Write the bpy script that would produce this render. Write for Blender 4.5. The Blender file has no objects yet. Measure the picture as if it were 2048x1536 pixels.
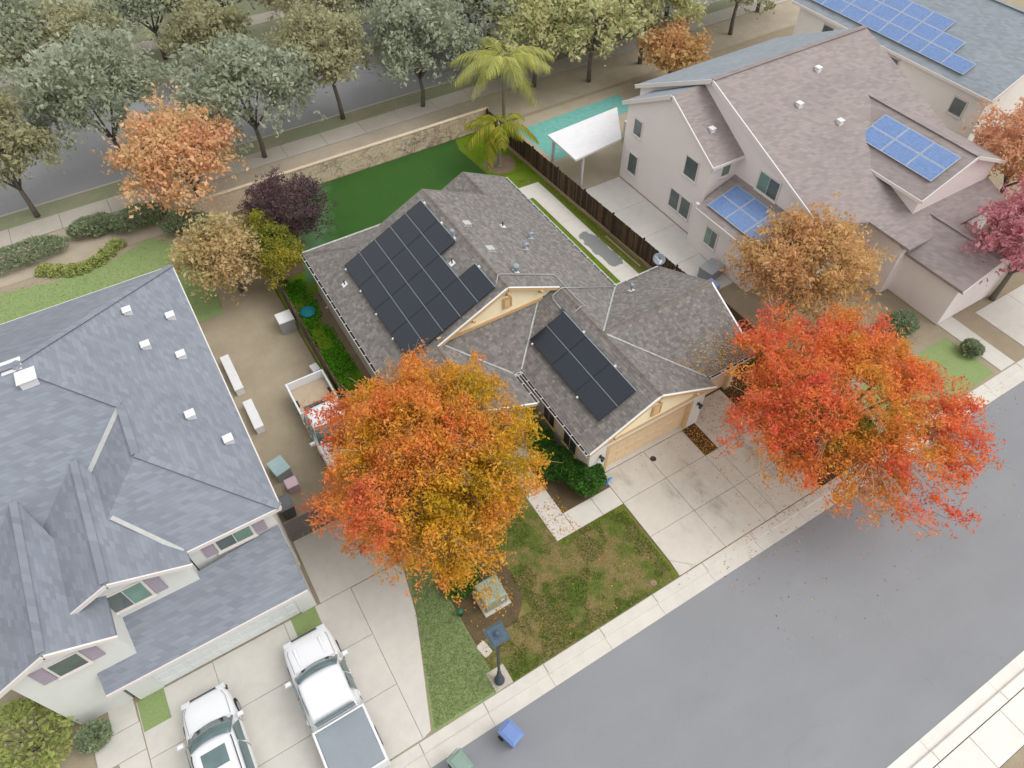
import bpy, math, random
import numpy as np
from mathutils import Vector, Matrix
random.seed(7); rng = np.random.default_rng(7)
SC = bpy.context.scene; COL = SC.collection
R = math.radians

# ---------------------------------------------------------------- camera, world, sun, exposure
cam = bpy.data.cameras.new('camera'); camo = bpy.data.objects.new('camera', cam); COL.objects.link(camo)
cam.sensor_width = 36; cam.lens = 36*1400/2048; cam.clip_end = 3000; cam.clip_start = .5
pit, yaw, rol = R(51.2), R(31.09), R(-.22)
fw = Vector((math.sin(yaw)*math.cos(pit), math.cos(yaw)*math.cos(pit), -math.sin(pit)))
rt = Vector((math.cos(yaw), -math.sin(yaw), 0)); upv = rt.cross(fw)
r2 = rt*math.cos(rol)+upv*math.sin(rol); u2 = upv*math.cos(rol)-rt*math.sin(rol)
m = Matrix(((r2.x, u2.x, -fw.x, 0), (r2.y, u2.y, -fw.y, 0), (r2.z, u2.z, -fw.z, 28.5), (0, 0, 0, 1)))
camo.matrix_world = m; SC.camera = camo
cam.dof.use_dof = False
SUN_EL, SUN_AZ = R(56), R(125)
w = bpy.data.worlds.new('World'); SC.world = w; w.use_nodes = True
nt = w.node_tree; bg = nt.nodes['Background']
sky = nt.nodes.new('ShaderNodeTexSky'); sky.sky_type = 'NISHITA'; sky.sun_disc = False
sky.sun_elevation = SUN_EL; sky.sun_rotation = SUN_AZ; sky.dust_density = 4; sky.air_density = 1; sky.ozone_density = 1
hs = nt.nodes.new('ShaderNodeHueSaturation'); hs.inputs['Saturation'].default_value = .05
nt.links.new(sky.outputs[0], hs.inputs['Color']); 
veil = nt.nodes.new('ShaderNodeMix'); veil.data_type = 'RGBA'; veil.inputs[0].default_value = .55; veil.inputs[7].default_value = (7.2, 7.1, 7.0, 1)   # an even cloud layer over the sky
nt.links.new(hs.outputs[0], veil.inputs[6]); nt.links.new(veil.outputs[2], bg.inputs[0]); bg.inputs[1].default_value = .13
sun = bpy.data.lights.new('sun', 'SUN'); suno = bpy.data.objects.new('sun', sun); COL.objects.link(suno)
sun.energy = .9; sun.angle = R(40); sun.color = (1, .98, .95)
sd = Vector((math.sin(SUN_AZ)*math.cos(SUN_EL), math.cos(SUN_AZ)*math.cos(SUN_EL), math.sin(SUN_EL)))
suno.rotation_euler = sd.to_track_quat('Z', 'Y').to_euler(); suno.location = (10, 20, 60)
SC.view_settings.view_transform = 'Standard'; SC.view_settings.look = 'None'; SC.view_settings.gamma = 1
SC.view_settings.exposure = 0.4; SC.view_settings.use_curve_mapping = False
SC.cycles.use_denoising = True
SC.cycles.max_bounces = 6; SC.cycles.diffuse_bounces = 3; SC.cycles.transparent_max_bounces = 6

# ---------------------------------------------------------------- materials
def S(r, g, b):
    f = lambda c: (c/255/12.92) if c/255 <= .04045 else ((c/255+.055)/1.055)**2.4
    return (f(r), f(g), f(b), 1)
def mul(c, k): return (c[0]*k, c[1]*k, c[2]*k, 1)
class NT:
    def __init__(s, name):
        s.m = bpy.data.materials.new(name); s.m.use_nodes = True; s.t = s.m.node_tree; s.b = s.t.nodes['Principled BSDF']
        s.out = s.t.nodes['Material Output']; s.geo = None
    def n(s, ty, **kw):
        x = s.t.nodes.new('ShaderNode'+ty)
        for k, v in kw.items(): setattr(x, k, v)
        return x
    def l(s, a, b): s.t.links.new(a, b)
    def pos(s):
        if s.geo is None: s.geo = s.n('NewGeometry')
        return s.geo.outputs['Position']
    def noise(s, scale, detail=3, rough=.55, vec=None, stretch=None):
        x = s.n('TexNoise'); x.inputs['Scale'].default_value = scale; x.inputs['Detail'].default_value = detail; x.inputs['Roughness'].default_value = rough
        v = vec or s.pos()
        if stretch:
            mp = s.n('Mapping'); mp.inputs['Scale'].default_value = stretch; s.l(v, mp.inputs[0]); v = mp.outputs[0]
        s.l(v, x.inputs['Vector']); return x.outputs['Fac']
    def ramp(s, fac, stops):
        x = s.n('ValToRGB'); e = x.color_ramp.elements
        while len(e) < len(stops): e.new(.5)
        for q, (p, c) in zip(e, stops): q.position = p; q.color = c if len(c) == 4 else (*c, 1)
        s.l(fac, x.inputs[0]); return x.outputs[0]
    def mix(s, fac, a, b, mode='MIX'):
        x = s.n('Mix', data_type='RGBA', blend_type=mode)
        if hasattr(fac, 'links'): s.l(fac, x.inputs[0])
        else: x.inputs[0].default_value = fac
        for v, i in ((a, 6), (b, 7)):
            if hasattr(v, 'links'): s.l(v, x.inputs[i])
            else: x.inputs[i].default_value = v
        return x.outputs[2]
    def math(s, op, a, b=0., c=None):
        x = s.n('Math', operation=op)
        for v, i in ((a, 0), (b, 1), (c, 2)):
            if v is None: continue
            if hasattr(v, 'links'): s.l(v, x.inputs[i])
            else: x.inputs[i].default_value = v
        return x.outputs[0]
    def bump(s, h, st=.3, d=.02):
        x = s.n('Bump'); x.inputs['Strength'].default_value = st; x.inputs['Distance'].default_value = d; s.l(h, x.inputs['Height']); s.l(x.outputs[0], s.b.inputs['Normal'])
    def fin(s, col, rough=.8, spec=.3, metal=0):
        if hasattr(col, 'links'): s.l(col, s.b.inputs['Base Color'])
        else: s.b.inputs['Base Color'].default_value = col
        s.b.inputs['Roughness'].default_value = rough; s.b.inputs['Specular IOR Level'].default_value = spec; s.b.inputs['Metallic'].default_value = metal
        return s.m
M = {}
def simple(name, c, rough=.7, var=.12, scale=3, spec=.3, metal=0, bump=0, bscale=40):
    t = NT(name)
    n1 = t.noise(scale, 4); n2 = t.noise(scale*9, 2)
    col = t.ramp(n1, [(.3, mul(c, 1-var)), (.7, mul(c, 1+var))])
    col = t.mix(.35, col, t.ramp(n2, [(.3, mul(c, 1-var*1.5)), (.7, mul(c, 1+var*1.3))]))
    if bump: t.bump(t.noise(bscale, 3), bump)
    M[name] = t.fin(col, rough, spec, metal); return M[name]
def concrete(name, c, stain=None, extra=None):
    t = NT(name)
    big = t.noise(.45, 5, .6); mid = t.noise(2.2, 5, .65); fine = t.noise(60, 2)
    col = t.ramp(big, [(.3, mul(c, .86)), (.5, c), (.72, mul(c, 1.08))])
    col = t.mix(.5, col, t.ramp(mid, [(.3, mul(c, .84)), (.55, c), (.75, mul(c, 1.1))]))
    col = t.mix(.22, col, t.ramp(fine, [(.3, mul(c, .6)), (.7, mul(c, 1.3))]))
    sp = t.noise(22, 3, .7)
    col = t.mix(t.ramp(sp, [(.66, (0, 0, 0)), (.72, (.5, .5, .5))]), col, mul(c, .62))
    if stain: col = stain(t, col)
    t.bump(fine, .15, .01)
    M[name] = t.fin(col, .85, .25); return M[name]
def drive_stain(t, col):     # tyre and oil smudges, drawn out along the way cars roll
    n = t.noise(1.0, 4, .6, stretch=(.9, .28, 1)); n2 = t.noise(1.4, 3)
    f = t.math('MULTIPLY', t.ramp(n, [(.52, (0, 0, 0)), (.72, (.75, .75, .75))]), t.ramp(n2, [(.35, (0, 0, 0)), (.6, (1, 1, 1))]))
    return t.mix(f, col, S(136, 132, 124))
def walk_stain(t, col):      # damp grey patch on the side path
    sx = t.n('SeparateXYZ'); t.l(t.pos(), sx.inputs[0])
    nz = t.noise(1.3, 4, .6)
    cx = t.math('MULTIPLY_ADD', t.math('SUBTRACT', sx.outputs[1], 24), -.055, 22.2)
    dx = t.math('DIVIDE', t.math('SUBTRACT', sx.outputs[0], cx), .6)
    dy = t.math('DIVIDE', t.math('SUBTRACT', sx.outputs[1], 25.95), 2.05)
    d = t.math('ADD', t.math('POWER', t.math('ABSOLUTE', dx), 2), t.math('POWER', t.math('ABSOLUTE', dy), 4))
    d = t.math('ADD', d, t.math('MULTIPLY', t.math('SUBTRACT', nz, .5), 2.2))
    f = t.ramp(d, [(.7, (1, 1, 1)), (.86, (0, 0, 0))])
    return t.mix(f, col, S(128, 130, 130))
concrete('conc_drive', S(205, 200, 190), drive_stain); concrete('conc_walk', S(206, 202, 194), walk_stain); concrete('conc_kerb', S(208, 204, 196))
concrete('conc_pale', S(212, 210, 204)); concrete('conc_nbr', S(205, 202, 194)); concrete('conc_far', S(226, 223, 216)); concrete('conc_back', S(186, 178, 168))
def asphalt(name, c):
    t = NT(name); a = t.noise(.25, 4); b = t.noise(90, 2); s_ = t.noise(.8, 4, stretch=(.25, 1, 1))
    col = t.ramp(a, [(.3, mul(c, .9)), (.7, mul(c, 1.08))]); col = t.mix(.35, col, t.ramp(b, [(.3, mul(c, .45)), (.7, mul(c, 1.6))]))
    col = t.mix(.3, col, t.ramp(s_, [(.35, mul(c, .92)), (.65, mul(c, 1.06))]))
    wv = t.n('TexVoronoi', feature='DISTANCE_TO_EDGE'); wv.inputs['Scale'].default_value = .16
    dv = t.n('VectorMath', operation='ADD'); nz = t.n('TexNoise'); nz.inputs['Scale'].default_value = .9; nz.inputs['Detail'].default_value = 6; t.l(t.pos(), nz.inputs['Vector']); sc = t.n('VectorMath', operation='SCALE'); sc.inputs['Scale'].default_value = 2.2
    t.l(nz.outputs['Color'], sc.inputs[0]); t.l(t.pos(), dv.inputs[0]); t.l(sc.outputs[0], dv.inputs[1]); t.l(dv.outputs[0], wv.inputs['Vector'])
    gate_ = t.ramp(t.noise(.3, 3), [(.45, (0, 0, 0)), (.6, (1, 1, 1))])
    col = t.mix(t.math('MULTIPLY', t.ramp(wv.outputs['Distance'], [(.001, (.22, .22, .22)), (.004, (0, 0, 0))]), gate_), col, mul(c, .5))
    oil = t.noise(.55, 3, .5, stretch=(.4, 1, 1)); col = t.mix(t.ramp(oil, [(.66, (0, 0, 0)), (.8, (.2, .2, .2))]), col, mul(c, .6))
    t.bump(b, .2, .01); M[name] = t.fin(col, .9, .2)
asphalt('asphalt', S(138, 140, 144)); asphalt('asphalt_back', S(150, 151, 154))
def soil(name, c, c2, sc=1.2):
    t = NT(name); a = t.noise(sc, 6, .7); b = t.noise(35, 3, .7)
    col = t.ramp(a, [(.35, c), (.65, c2)]); col = t.mix(.4, col, t.ramp(b, [(.25, mul(c, .5)), (.75, mul(c2, 1.35))]))
    t.bump(b, .6, .03); M[name] = t.fin(col, .95, .1)
soil('soil', S(98, 84, 66), S(122, 108, 86)); soil('soil_side', S(112, 98, 82), S(140, 124, 104)); soil('bark', S(70, 55, 42), S(98, 78, 58), 3); soil('ground_far', S(150, 145, 125), S(165, 158, 140), .2)
soil('soil_back', S(168, 156, 138), S(186, 174, 156), .7); soil('soil_nbr', S(150, 138, 118), S(170, 158, 136), .6); soil('soil_dark', S(84, 72, 56), S(110, 96, 72), 1.5)
def lawn(name, g1, g2, dry, lo=.5, hi=.62, sc=.55):
    t = NT(name); a = t.noise(sc, 5, .62); b = t.noise(14, 4, .7); c = t.noise(1.7, 4, .6)
    g = t.ramp(b, [(.3, g1), (.7, g2)]); d = t.ramp(b, [(.3, mul(dry, .7)), (.7, mul(dry, 1.2))])
    f = t.math('ADD', t.math('MULTIPLY', a, .6), t.math('MULTIPLY', c, .4))
    col = t.mix(t.ramp(f, [(lo, (0, 0, 0)), (hi, (1, 1, 1))]), g, d)
    t.bump(b, .8, .03); M[name] = t.fin(col, .95, .1)
lawn('lawn', S(76, 94, 38), S(108, 120, 58), S(136, 122, 82), .44, .56)
lawn('grass_edge', S(92, 104, 40), S(120, 128, 62), S(116, 104, 66), .5, .6)
lawn('grass_side', S(84, 112, 22), S(112, 140, 34), S(112, 104, 66), .5, .62, .9)
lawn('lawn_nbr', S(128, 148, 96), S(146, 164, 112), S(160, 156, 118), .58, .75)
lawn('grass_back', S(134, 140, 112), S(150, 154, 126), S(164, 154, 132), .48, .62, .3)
def turf():
    t = NT('turf'); a = t.noise(.6, 4); b = t.noise(45, 3, .7); n = t.noise(120, 2, stretch=(1, .2, 1))
    c = S(52, 88, 36); col = t.ramp(a, [(.3, mul(c, .85)), (.7, mul(c, 1.12))]); col = t.mix(.4, col, t.ramp(b, [(.3, mul(c, .4)), (.7, mul(c, 1.9))]))
    sx = t.n('SeparateXYZ'); t.l(t.pos(), sx.inputs[0])   # faded corner and the seams between rolls
    u = t.math('SUBTRACT', sx.outputs[0], t.math('MULTIPLY', t.math('SUBTRACT', sx.outputs[1], 33), .3))
    fd = t.math('ADD', u, t.math('MULTIPLY', t.noise(1.1, 3), 2.5))
    col = t.mix(t.ramp(t.math('MULTIPLY', fd, .1), [(.81, (.6, .6, .6)), (.91, (0, 0, 0))]), col, S(100, 132, 98))
    sm = t.math('ABSOLUTE', t.math('SUBTRACT', t.math('FRACT', t.math('MULTIPLY', sx.outputs[0], .27)), .5))
    col = t.mix(t.ramp(sm, [(.003, (.14, .14, .14)), (.008, (0, 0, 0))]), col, S(96, 128, 74))
    t.bump(b, .6, .02); M['turf'] = t.fin(col, .85, .2)
turf()
def shingle(name, cols, islands=True, k=1):
    t = NT(name); g = t.n('NewGeometry'); fine = t.noise(140, 2); big = t.noise(.35, 4)
    cs = [mul(S(*c), k) for c in cols]
    col = t.ramp(g.outputs['Random Per Island'], [(i/(len(cs)-1), c) for i, c in enumerate(cs)])
    col = t.mix(.3, col, t.ramp(fine, [(.25, mul(cs[1], .5)), (.75, mul(cs[-2], 1.6))]))
    col = t.mix(.5, col, t.ramp(big, [(.35, (.93, .93, .94, 1)), (.65, (1.04, 1.03, 1.01, 1))]), 'MULTIPLY')
    t.bump(fine, .3, .01); M[name] = t.fin(col, .92, .2)
shingle('shingle', [(102, 99, 97), (113, 110, 108), (122, 118, 115), (127, 123, 120), (133, 129, 124), (146, 141, 135), (118, 115, 112), (108, 105, 103)])
shingle('ridge_shingle', [(98, 92, 88), (118, 112, 106), (128, 121, 114), (112, 106, 102)])
def farshingle(name, c):   # courses and tabs too far to tell apart
    t = NT(name); sx = t.n('SeparateXYZ'); t.l(t.pos(), sx.inputs[0])
    rowf = t.math('MULTIPLY', sx.outputs[2], 15.4); row = t.math('FLOOR', rowf)
    cv = t.n('CombineXYZ'); t.l(t.math('FLOOR', t.math('MULTIPLY', t.math('ADD', sx.outputs[0], sx.outputs[1]), 3.2)), cv.inputs[0]); t.l(row, cv.inputs[1])
    wn = t.n('TexWhiteNoise', noise_dimensions='2D'); t.l(cv.outputs[0], wn.inputs['Vector'])
    col = t.ramp(wn.outputs[0], [(0, mul(c, .88)), (1, mul(c, 1.1))])
    col = t.mix(t.ramp(t.math('FRACT', rowf), [(.0, (.5, .5, .5)), (.14, (0, 0, 0))]), col, mul(c, .66))
    big = t.noise(.3, 5); col = t.mix(.5, col, t.ramp(big, [(.3, (.84, .84, .86, 1)), (.7, (1.1, 1.1, 1.08, 1))]), 'MULTIPLY')
    M[name] = t.fin(col, .9, .2)
farshingle('roof_bluegrey', S(132, 138, 148)); farshingle('roof_mauve', S(150, 140, 138)); farshingle('roof_slate', S(144, 152, 160))
simple('stucco_white', S(226, 224, 218), .85, .05, 2, bump=.2, bscale=80); simple('stucco_side', S(204, 196, 184), .85, .06, 1.5, bump=.2, bscale=80)
simple('siding_yellow', S(249, 235, 200), .6, .035, 4); simple('trim_tan', S(208, 176, 130), .6, .06, 4); simple('door_tan', S(226, 200, 164), .55, .035, 1.2)
simple('vent_tan', S(186, 156, 110), .7, .08, 6); simple('white_metal', S(228, 228, 226), .45, .05, 4, .5); simple('gutter_in', S(46, 40, 36), .8, .25, 6)
simple('flash', S(176, 178, 176), .5, .12, 5, .5); simple('pipe_grey', S(140, 152, 164), .45, .1, 9, .5); simple('conduit', S(176, 180, 184), .4, .08, 9, .5, .3)
simple('pipe_dark', S(52, 62, 78), .5, .2, 9); simple('fence_wood', S(74, 58, 46), .9, .4, 2.5, bump=.4); simple('fence_wood_b', S(92, 72, 54), .9, .4, 3.1, bump=.4); simple('fence_wood_c', S(58, 46, 40), .9, .35, 3.7, bump=.4)
simple('fence_grey', S(112, 100, 88), .9, .25, 3, bump=.4); simple('kick', S(160, 140, 116), .9, .2, 2); simple('bark_tree', S(112, 98, 84), .9, .3, 6, bump=.5); simple('twig', S(166, 144, 116), .9, .2, 6)
simple('bark_dark', S(76, 66, 60), .9, .3, 6); simple('palm_trunk', S(142, 132, 122), .9, .3, 7, bump=.5); simple('bark_far', S(112, 108, 100), .9, .2, 5)
simple('black_metal', S(58, 70, 82), .5, .15, 6, .5); simple('lamp_top', S(70, 88, 102), .45, .12, 5, .5); simple('lantern_dark', S(60, 62, 66), .5, .1, 6)
simple('util_green', S(140, 154, 136), .55, .07, 4, .4); simple('pad', S(186, 178, 166), .85, .12, 3); simple('green_plastic', S(46, 110, 76), .5, .1, 6); simple('cover', S(204, 196, 184), .8, .12, 9)
simple('cover_brown', S(150, 122, 108), .8, .15, 12); simple('drain', S(62, 58, 54), .7, .2, 20); simple('blue_plastic', S(70, 150, 214), .45, .08, 6); simple('teal_plastic', S(32, 138, 150), .5, .16, 5)
simple('label_white', S(226, 228, 226), .5, .03); simple('label_yellow', S(214, 170, 50), .6, .06); simple('rail', S(176, 192, 202), .35, .06, 8, .6, .3)
simple('panel_frame', S(30, 36, 44), .4, .1, 6, .5)
def solar(name, c, rough=.22):
    t = NT(name); n = t.noise(6, 3); sx = t.n('SeparateXYZ'); tc = t.n('TexCoord'); t.l(tc.outputs['Object'], sx.inputs[0])
    gl = []
    for i, k in ((0, 1/.162), (1, 1/.162)):
        a = t.math('ABSOLUTE', t.math('SUBTRACT', t.math('FRACT', t.math('MULTIPLY', sx.outputs[i], k)), .5))
        gl.append(t.ramp(a, [(.462, (0, 0, 0)), (.475, (1, 1, 1))]))
    f = t.math('MAXIMUM', gl[0], gl[1])
    col = t.mix(t.math('MULTIPLY', f, .06 if rough < .25 else .35), t.ramp(n, [(.3, mul(c, .85)), (.7, mul(c, 1.15))]), mul(c, 2.2))
    M[name] = t.fin(col, rough, .5)
    t.b.inputs['Coat Weight'].default_value = .3; t.b.inputs['Coat Roughness'].default_value = .1
solar('pv_black', S(24, 32, 44)); solar('pv_blue', S(104, 132, 180), .3); simple('pv_gap', S(176, 184, 196), .5)
def wallstone():
    t = NT('wall_block'); g = t.n('NewGeometry'); a = t.noise(.7, 5, .65); b = t.noise(9, 4, .7); v = t.noise(1.6, 4, .6, stretch=(1, 1, .25))
    col = t.ramp(g.outputs['Random Per Island'], [(0, S(208, 188, 162)), (.5, S(218, 198, 172)), (1, S(226, 208, 182))])
    col = t.mix(.45, col, t.ramp(a, [(.35, S(190, 170, 150)), (.5, S(220, 198, 168)), (.65, S(230, 220, 204))]))
    col = t.mix(.3, col, t.ramp(b, [(.3, S(168, 148, 130)), (.7, S(236, 220, 196))]))
    col = t.mix(t.ramp(v, [(.56, (0, 0, 0)), (.7, (.6, .6, .6))]), col, S(178, 160, 150))
    t.bump(b, .4, .02); M['wall_block'] = t.fin(col, .92, .15)
wallstone(); simple('wall_joint', S(172, 152, 130), .95, .15, 6); simple('wall_cap', S(206, 188, 166), .9, .1, 3)
simple('nbr_white', S(222, 224, 220), .8, .03, 2); simple('nbr_pink', S(238, 229, 227), .85, .03, 1); simple('nbr_cream', S(240, 237, 232), .85, .03, 1); simple('trim_pale', S(222, 216, 212), .7, .03)
simple('shutter', S(170, 158, 172), .7, .06); simple('shade', S(196, 198, 196), .8, .05); simple('garage_white', S(226, 230, 230), .55, .03); simple('gate_dark', S(112, 108, 104), .9, .15)
simple('item_grey', S(158, 160, 164), .7, .1); simple('item_white', S(222, 222, 224), .6, .06); simple('item_teal', S(160, 184, 188), .6, .08); simple('item_pink', S(206, 184, 194), .6, .05); simple('item_blue', S(150, 172, 206), .6, .06); simple('item_wood', S(178, 160, 138), .8, .1)
def glass(name, c):
    t = NT(name); n = t.noise(1.5, 2); M[name] = t.fin(t.ramp(n, [(.3, mul(c, .8)), (.7, mul(c, 1.15))]), .12, .6)
glass('glass_nbr', S(120, 150, 138)); glass('glass_dark', S(96, 108, 108)); glass('glass_car', S(98, 118, 120)); glass('glass_house', S(60, 66, 70))
def paint(name, c):
    t = NT(name); n = t.noise(.9, 2); M[name] = t.fin(t.ramp(n, [(.3, mul(c, .97)), (.7, mul(c, 1.02))]), .3, .5); t.b.inputs['Coat Weight'].default_value = .6; t.b.inputs['Coat Roughness'].default_value = .08
paint('car_white', S(232, 234, 238)); simple('tyre', S(52, 52, 54), .85, .1); simple('rim', S(160, 164, 168), .35, .05, 4, .5, .6); simple('tonneau', S(140, 148, 156), .7, .05); simple('car_black', S(70, 74, 78), .5, .1); simple('lens', S(210, 214, 216), .15, .03, 4, .6)
def water():
    t = NT('pool_water'); n = t.noise(3, 3); t.bump(n, .15, .05); M['pool_water'] = t.fin(t.ramp(n, [(.3, S(110, 178, 170)), (.7, S(132, 190, 182))]), .15, .5)
water()
def leafmat(name, trans=.42, rough=.65):
    t = NT(name); at = t.n('Attribute', attribute_name='col'); t.l(at.outputs['Color'], t.b.inputs['Base Color']); t.b.inputs['Roughness'].default_value = rough; t.b.inputs['Specular IOR Level'].default_value = .25
    tr = t.n('BsdfTranslucent'); t.l(at.outputs['Color'], tr.inputs['Color']); mx = t.n('MixShader'); mx.inputs[0].default_value = trans
    t.l(t.b.outputs[0], mx.inputs[1]); t.l(tr.outputs[0], mx.inputs[2]); t.l(mx.outputs[0], t.out.inputs[0]); M[name] = t.m
leafmat('leaf'); leafmat('leaf_matte', .15, .9)

# ---------------------------------------------------------------- helpers
def link(o, parent=None):
    COL.objects.link(o)
    if parent is not None: o.parent = parent
    return o
def tag(o, label=None, cat=None, group=None, kind=None):
    if label: o['label'] = label
    if cat: o['category'] = cat
    if group: o['group'] = group
    if kind: o['kind'] = kind
    return o
def thing(name, label, cat, loc=(0, 0, 0), rz=0, group=None):
    o = bpy.data.objects.new(name, None); o.location = loc; o.rotation_euler = (0, 0, rz); o.empty_display_size = .2
    return tag(link(o), label, cat, group)
def newmesh(name, v, f, mat, smooth=False):
    me = bpy.data.meshes.new(name); me.from_pydata([tuple(p) for p in v], [], f); me.materials.append(M[mat] if isinstance(mat, str) else mat)
    if smooth: me.shade_smooth()
    me.update(); return me
def put(name, me, parent=None, loc=(0, 0, 0), rot=None, scale=None):
    o = bpy.data.objects.new(name, me); o.location = loc
    if rot is not None: o.rotation_euler = rot
    if scale is not None: o.scale = scale
    return link(o, parent)
class MB:
    def __init__(s): s.v = []; s.f = []
    def add(s, v, f):
        k = len(s.v); s.v += [Vector(p) for p in v]; s.f += [tuple(i+k for i in q) for q in f]; return s
    def box(s, x0, x1, y0, y1, z0, z1):
        return s.add([(x0, y0, z0), (x1, y0, z0), (x1, y1, z0), (x0, y1, z0), (x0, y0, z1), (x1, y0, z1), (x1, y1, z1), (x0, y1, z1)],
                     [(0, 3, 2, 1), (4, 5, 6, 7), (0, 1, 5, 4), (1, 2, 6, 5), (2, 3, 7, 6), (3, 0, 4, 7)])
    def bbox(s, x0, x1, y0, y1, z0, z1, b=.02):   # box with a chamfered top
        v = [(x0, y0, z0), (x1, y0, z0), (x1, y1, z0), (x0, y1, z0), (x0, y0, z1-b), (x1, y0, z1-b), (x1, y1, z1-b), (x0, y1, z1-b), (x0+b, y0+b, z1), (x1-b, y0+b, z1), (x1-b, y1-b, z1), (x0+b, y1-b, z1)]
        return s.add(v, [(0, 3, 2, 1), (8, 9, 10, 11)]+[(i, (i+1) % 4, 4+(i+1) % 4, 4+i) for i in range(4)]+[(4+i, 4+(i+1) % 4, 8+(i+1) % 4, 8+i) for i in range(4)])
    def prism(s, poly, z0, z1):
        n = len(poly); v = [(x, y, z0) for x, y in poly]+[(x, y, z1) for x, y in poly]
        return s.add(v, [tuple(range(n-1, -1, -1)), tuple(range(n, 2*n))]+[(i, (i+1) % n, n+(i+1) % n, n+i) for i in range(n)])
    def slab(s, pts, th):    # a sloped polygon with thickness hung below it
        n = len(pts); v = [tuple(p) for p in pts]+[(p[0], p[1], p[2]-th) for p in pts]
        return s.add(v, [tuple(range(n)), tuple(range(2*n-1, n-1, -1))]+[((i+1) % n, i, n+i, n+(i+1) % n) for i in range(n)])
    def tube(s, pts, rad, n=6, cap=True):
        pts = [Vector(p) for p in pts]; rs = rad if hasattr(rad, '__len__') else [rad]*len(pts); k = len(s.v); prev = None
        for i, p in enumerate(pts):
            d = (pts[min(i+1, len(pts)-1)]-pts[max(i-1, 0)]).normalized()
            a = d.orthogonal().normalized() if prev is None else (prev-d*prev.dot(d)).normalized()
            prev = a; b = d.cross(a)
            s.v += [p+(a*math.cos(2*math.pi*j/n)+b*math.sin(2*math.pi*j/n))*rs[i] for j in range(n)]
        for i in range(len(pts)-1):
            s.f += [(k+i*n+j, k+i*n+(j+1) % n, k+(i+1)*n+(j+1) % n, k+(i+1)*n+j) for j in range(n)]
        if cap: s.f += [tuple(k+j for j in range(n-1, -1, -1)), tuple(k+(len(pts)-1)*n+j for j in range(n))]
        return s
    def lathe(s, prof, n=16, c=(0, 0, 0)):
        k = len(s.v); c = Vector(c)
        for r_, z in prof: s.v += [c+Vector((r_*math.cos(2*math.pi*j/n), r_*math.sin(2*math.pi*j/n), z)) for j in range(n)]
        for i in range(len(prof)-1): s.f += [(k+i*n+j, k+i*n+(j+1) % n, k+(i+1)*n+(j+1) % n, k+(i+1)*n+j) for j in range(n)]
        s.f += [tuple(k+j for j in range(n-1, -1, -1)), tuple(k+(len(prof)-1)*n+j for j in range(n))]; return s
    def obox(s, c, ax, ay, az, sx, sy, sz):
        c = Vector(c); ax, ay, az = Vector(ax).normalized(), Vector(ay).normalized(), Vector(az).normalized()
        v = [c+ax*(i*sx/2)+ay*(j*sy/2)+az*(k*sz/2) for k in (-1, 1) for i, j in ((-1, -1), (1, -1), (1, 1), (-1, 1))]
        return s.add(v, [(0, 3, 2, 1), (4, 5, 6, 7), (0, 1, 5, 4), (1, 2, 6, 5), (2, 3, 7, 6), (3, 0, 4, 7)])
    def mesh(s, name, mat, smooth=False): return newmesh(name, s.v, s.f, mat, smooth)
    def build(s, name, mat, parent=None, smooth=False, world=True):
        """vertices are world coordinates unless world=False; the child is offset so that it lands there"""
        o = put(name, s.mesh(name, mat, smooth), parent)
        if parent is not None and world:
            off = Vector((0, 0, 0)); p = parent
            while p is not None: off += p.location; p = p.parent
            o.location = -off
        return o
def struct(name, mb, mat, label=None):
    o = mb.build(name, mat); o['kind'] = 'structure'
    if label: o['label'] = label
    return o
def sheet(name, poly, z, mat, label=None): return struct(name, MB().add([(x, y, z) for x, y in poly], [tuple(range(len(poly)))]), mat, label)
def rect(x0, x1, y0, y1): return [(x0, y0), (x1, y0), (x1, y1), (x0, y1)]
def npmesh(name, V, nv, cols, mat):
    """V (n,nv,3) polygons -> mesh with one colour per polygon"""
    n = len(V); me = bpy.data.meshes.new(name); me.vertices.add(n*nv); me.vertices.foreach_set('co', V.reshape(-1).astype(np.float32))
    me.loops.add(n*nv); me.loops.foreach_set('vertex_index', np.arange(n*nv, dtype=np.int32)); me.polygons.add(n)
    me.polygons.foreach_set('loop_start', (np.arange(n)*nv).astype(np.int32)); me.polygons.foreach_set('loop_total', np.full(n, nv, np.int32))
    if cols is not None:
        a = me.color_attributes.new('col', 'FLOAT_COLOR', 'POINT'); c = np.ones((n, nv, 4), np.float32); c[:, :, :3] = cols[:, None, :3]; a.data.foreach_set('color', c.reshape(-1))
    me.materials.append(M[mat]); me.update(calc_edges=True); return me
def leafquads(P, size, rg, aspect=.45, up=0., dirs=None):
    n = len(P); d = rg.normal(size=(n, 3)) if dirs is None else dirs+rg.normal(size=(n, 3))*.6
    d /= np.linalg.norm(d, axis=1)[:, None]+1e-9; q = rg.normal(size=(n, 3)); q[:, 2] += up*2
    sd_ = np.cross(d, q); sd_ /= np.linalg.norm(sd_, axis=1)[:, None]+1e-9
    L = (size*np.clip(np.exp(rg.normal(size=n)*.38), .4, 2.1))[:, None]; V = np.empty((n, 4, 3))
    V[:, 0] = P-d*L/2; V[:, 2] = P+d*L/2; V[:, 1] = P+sd_*L*aspect/2; V[:, 3] = P-sd_*L*aspect/2
    return V
def pal(cols): return np.array([S(*c)[:3] for c in cols])
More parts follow.
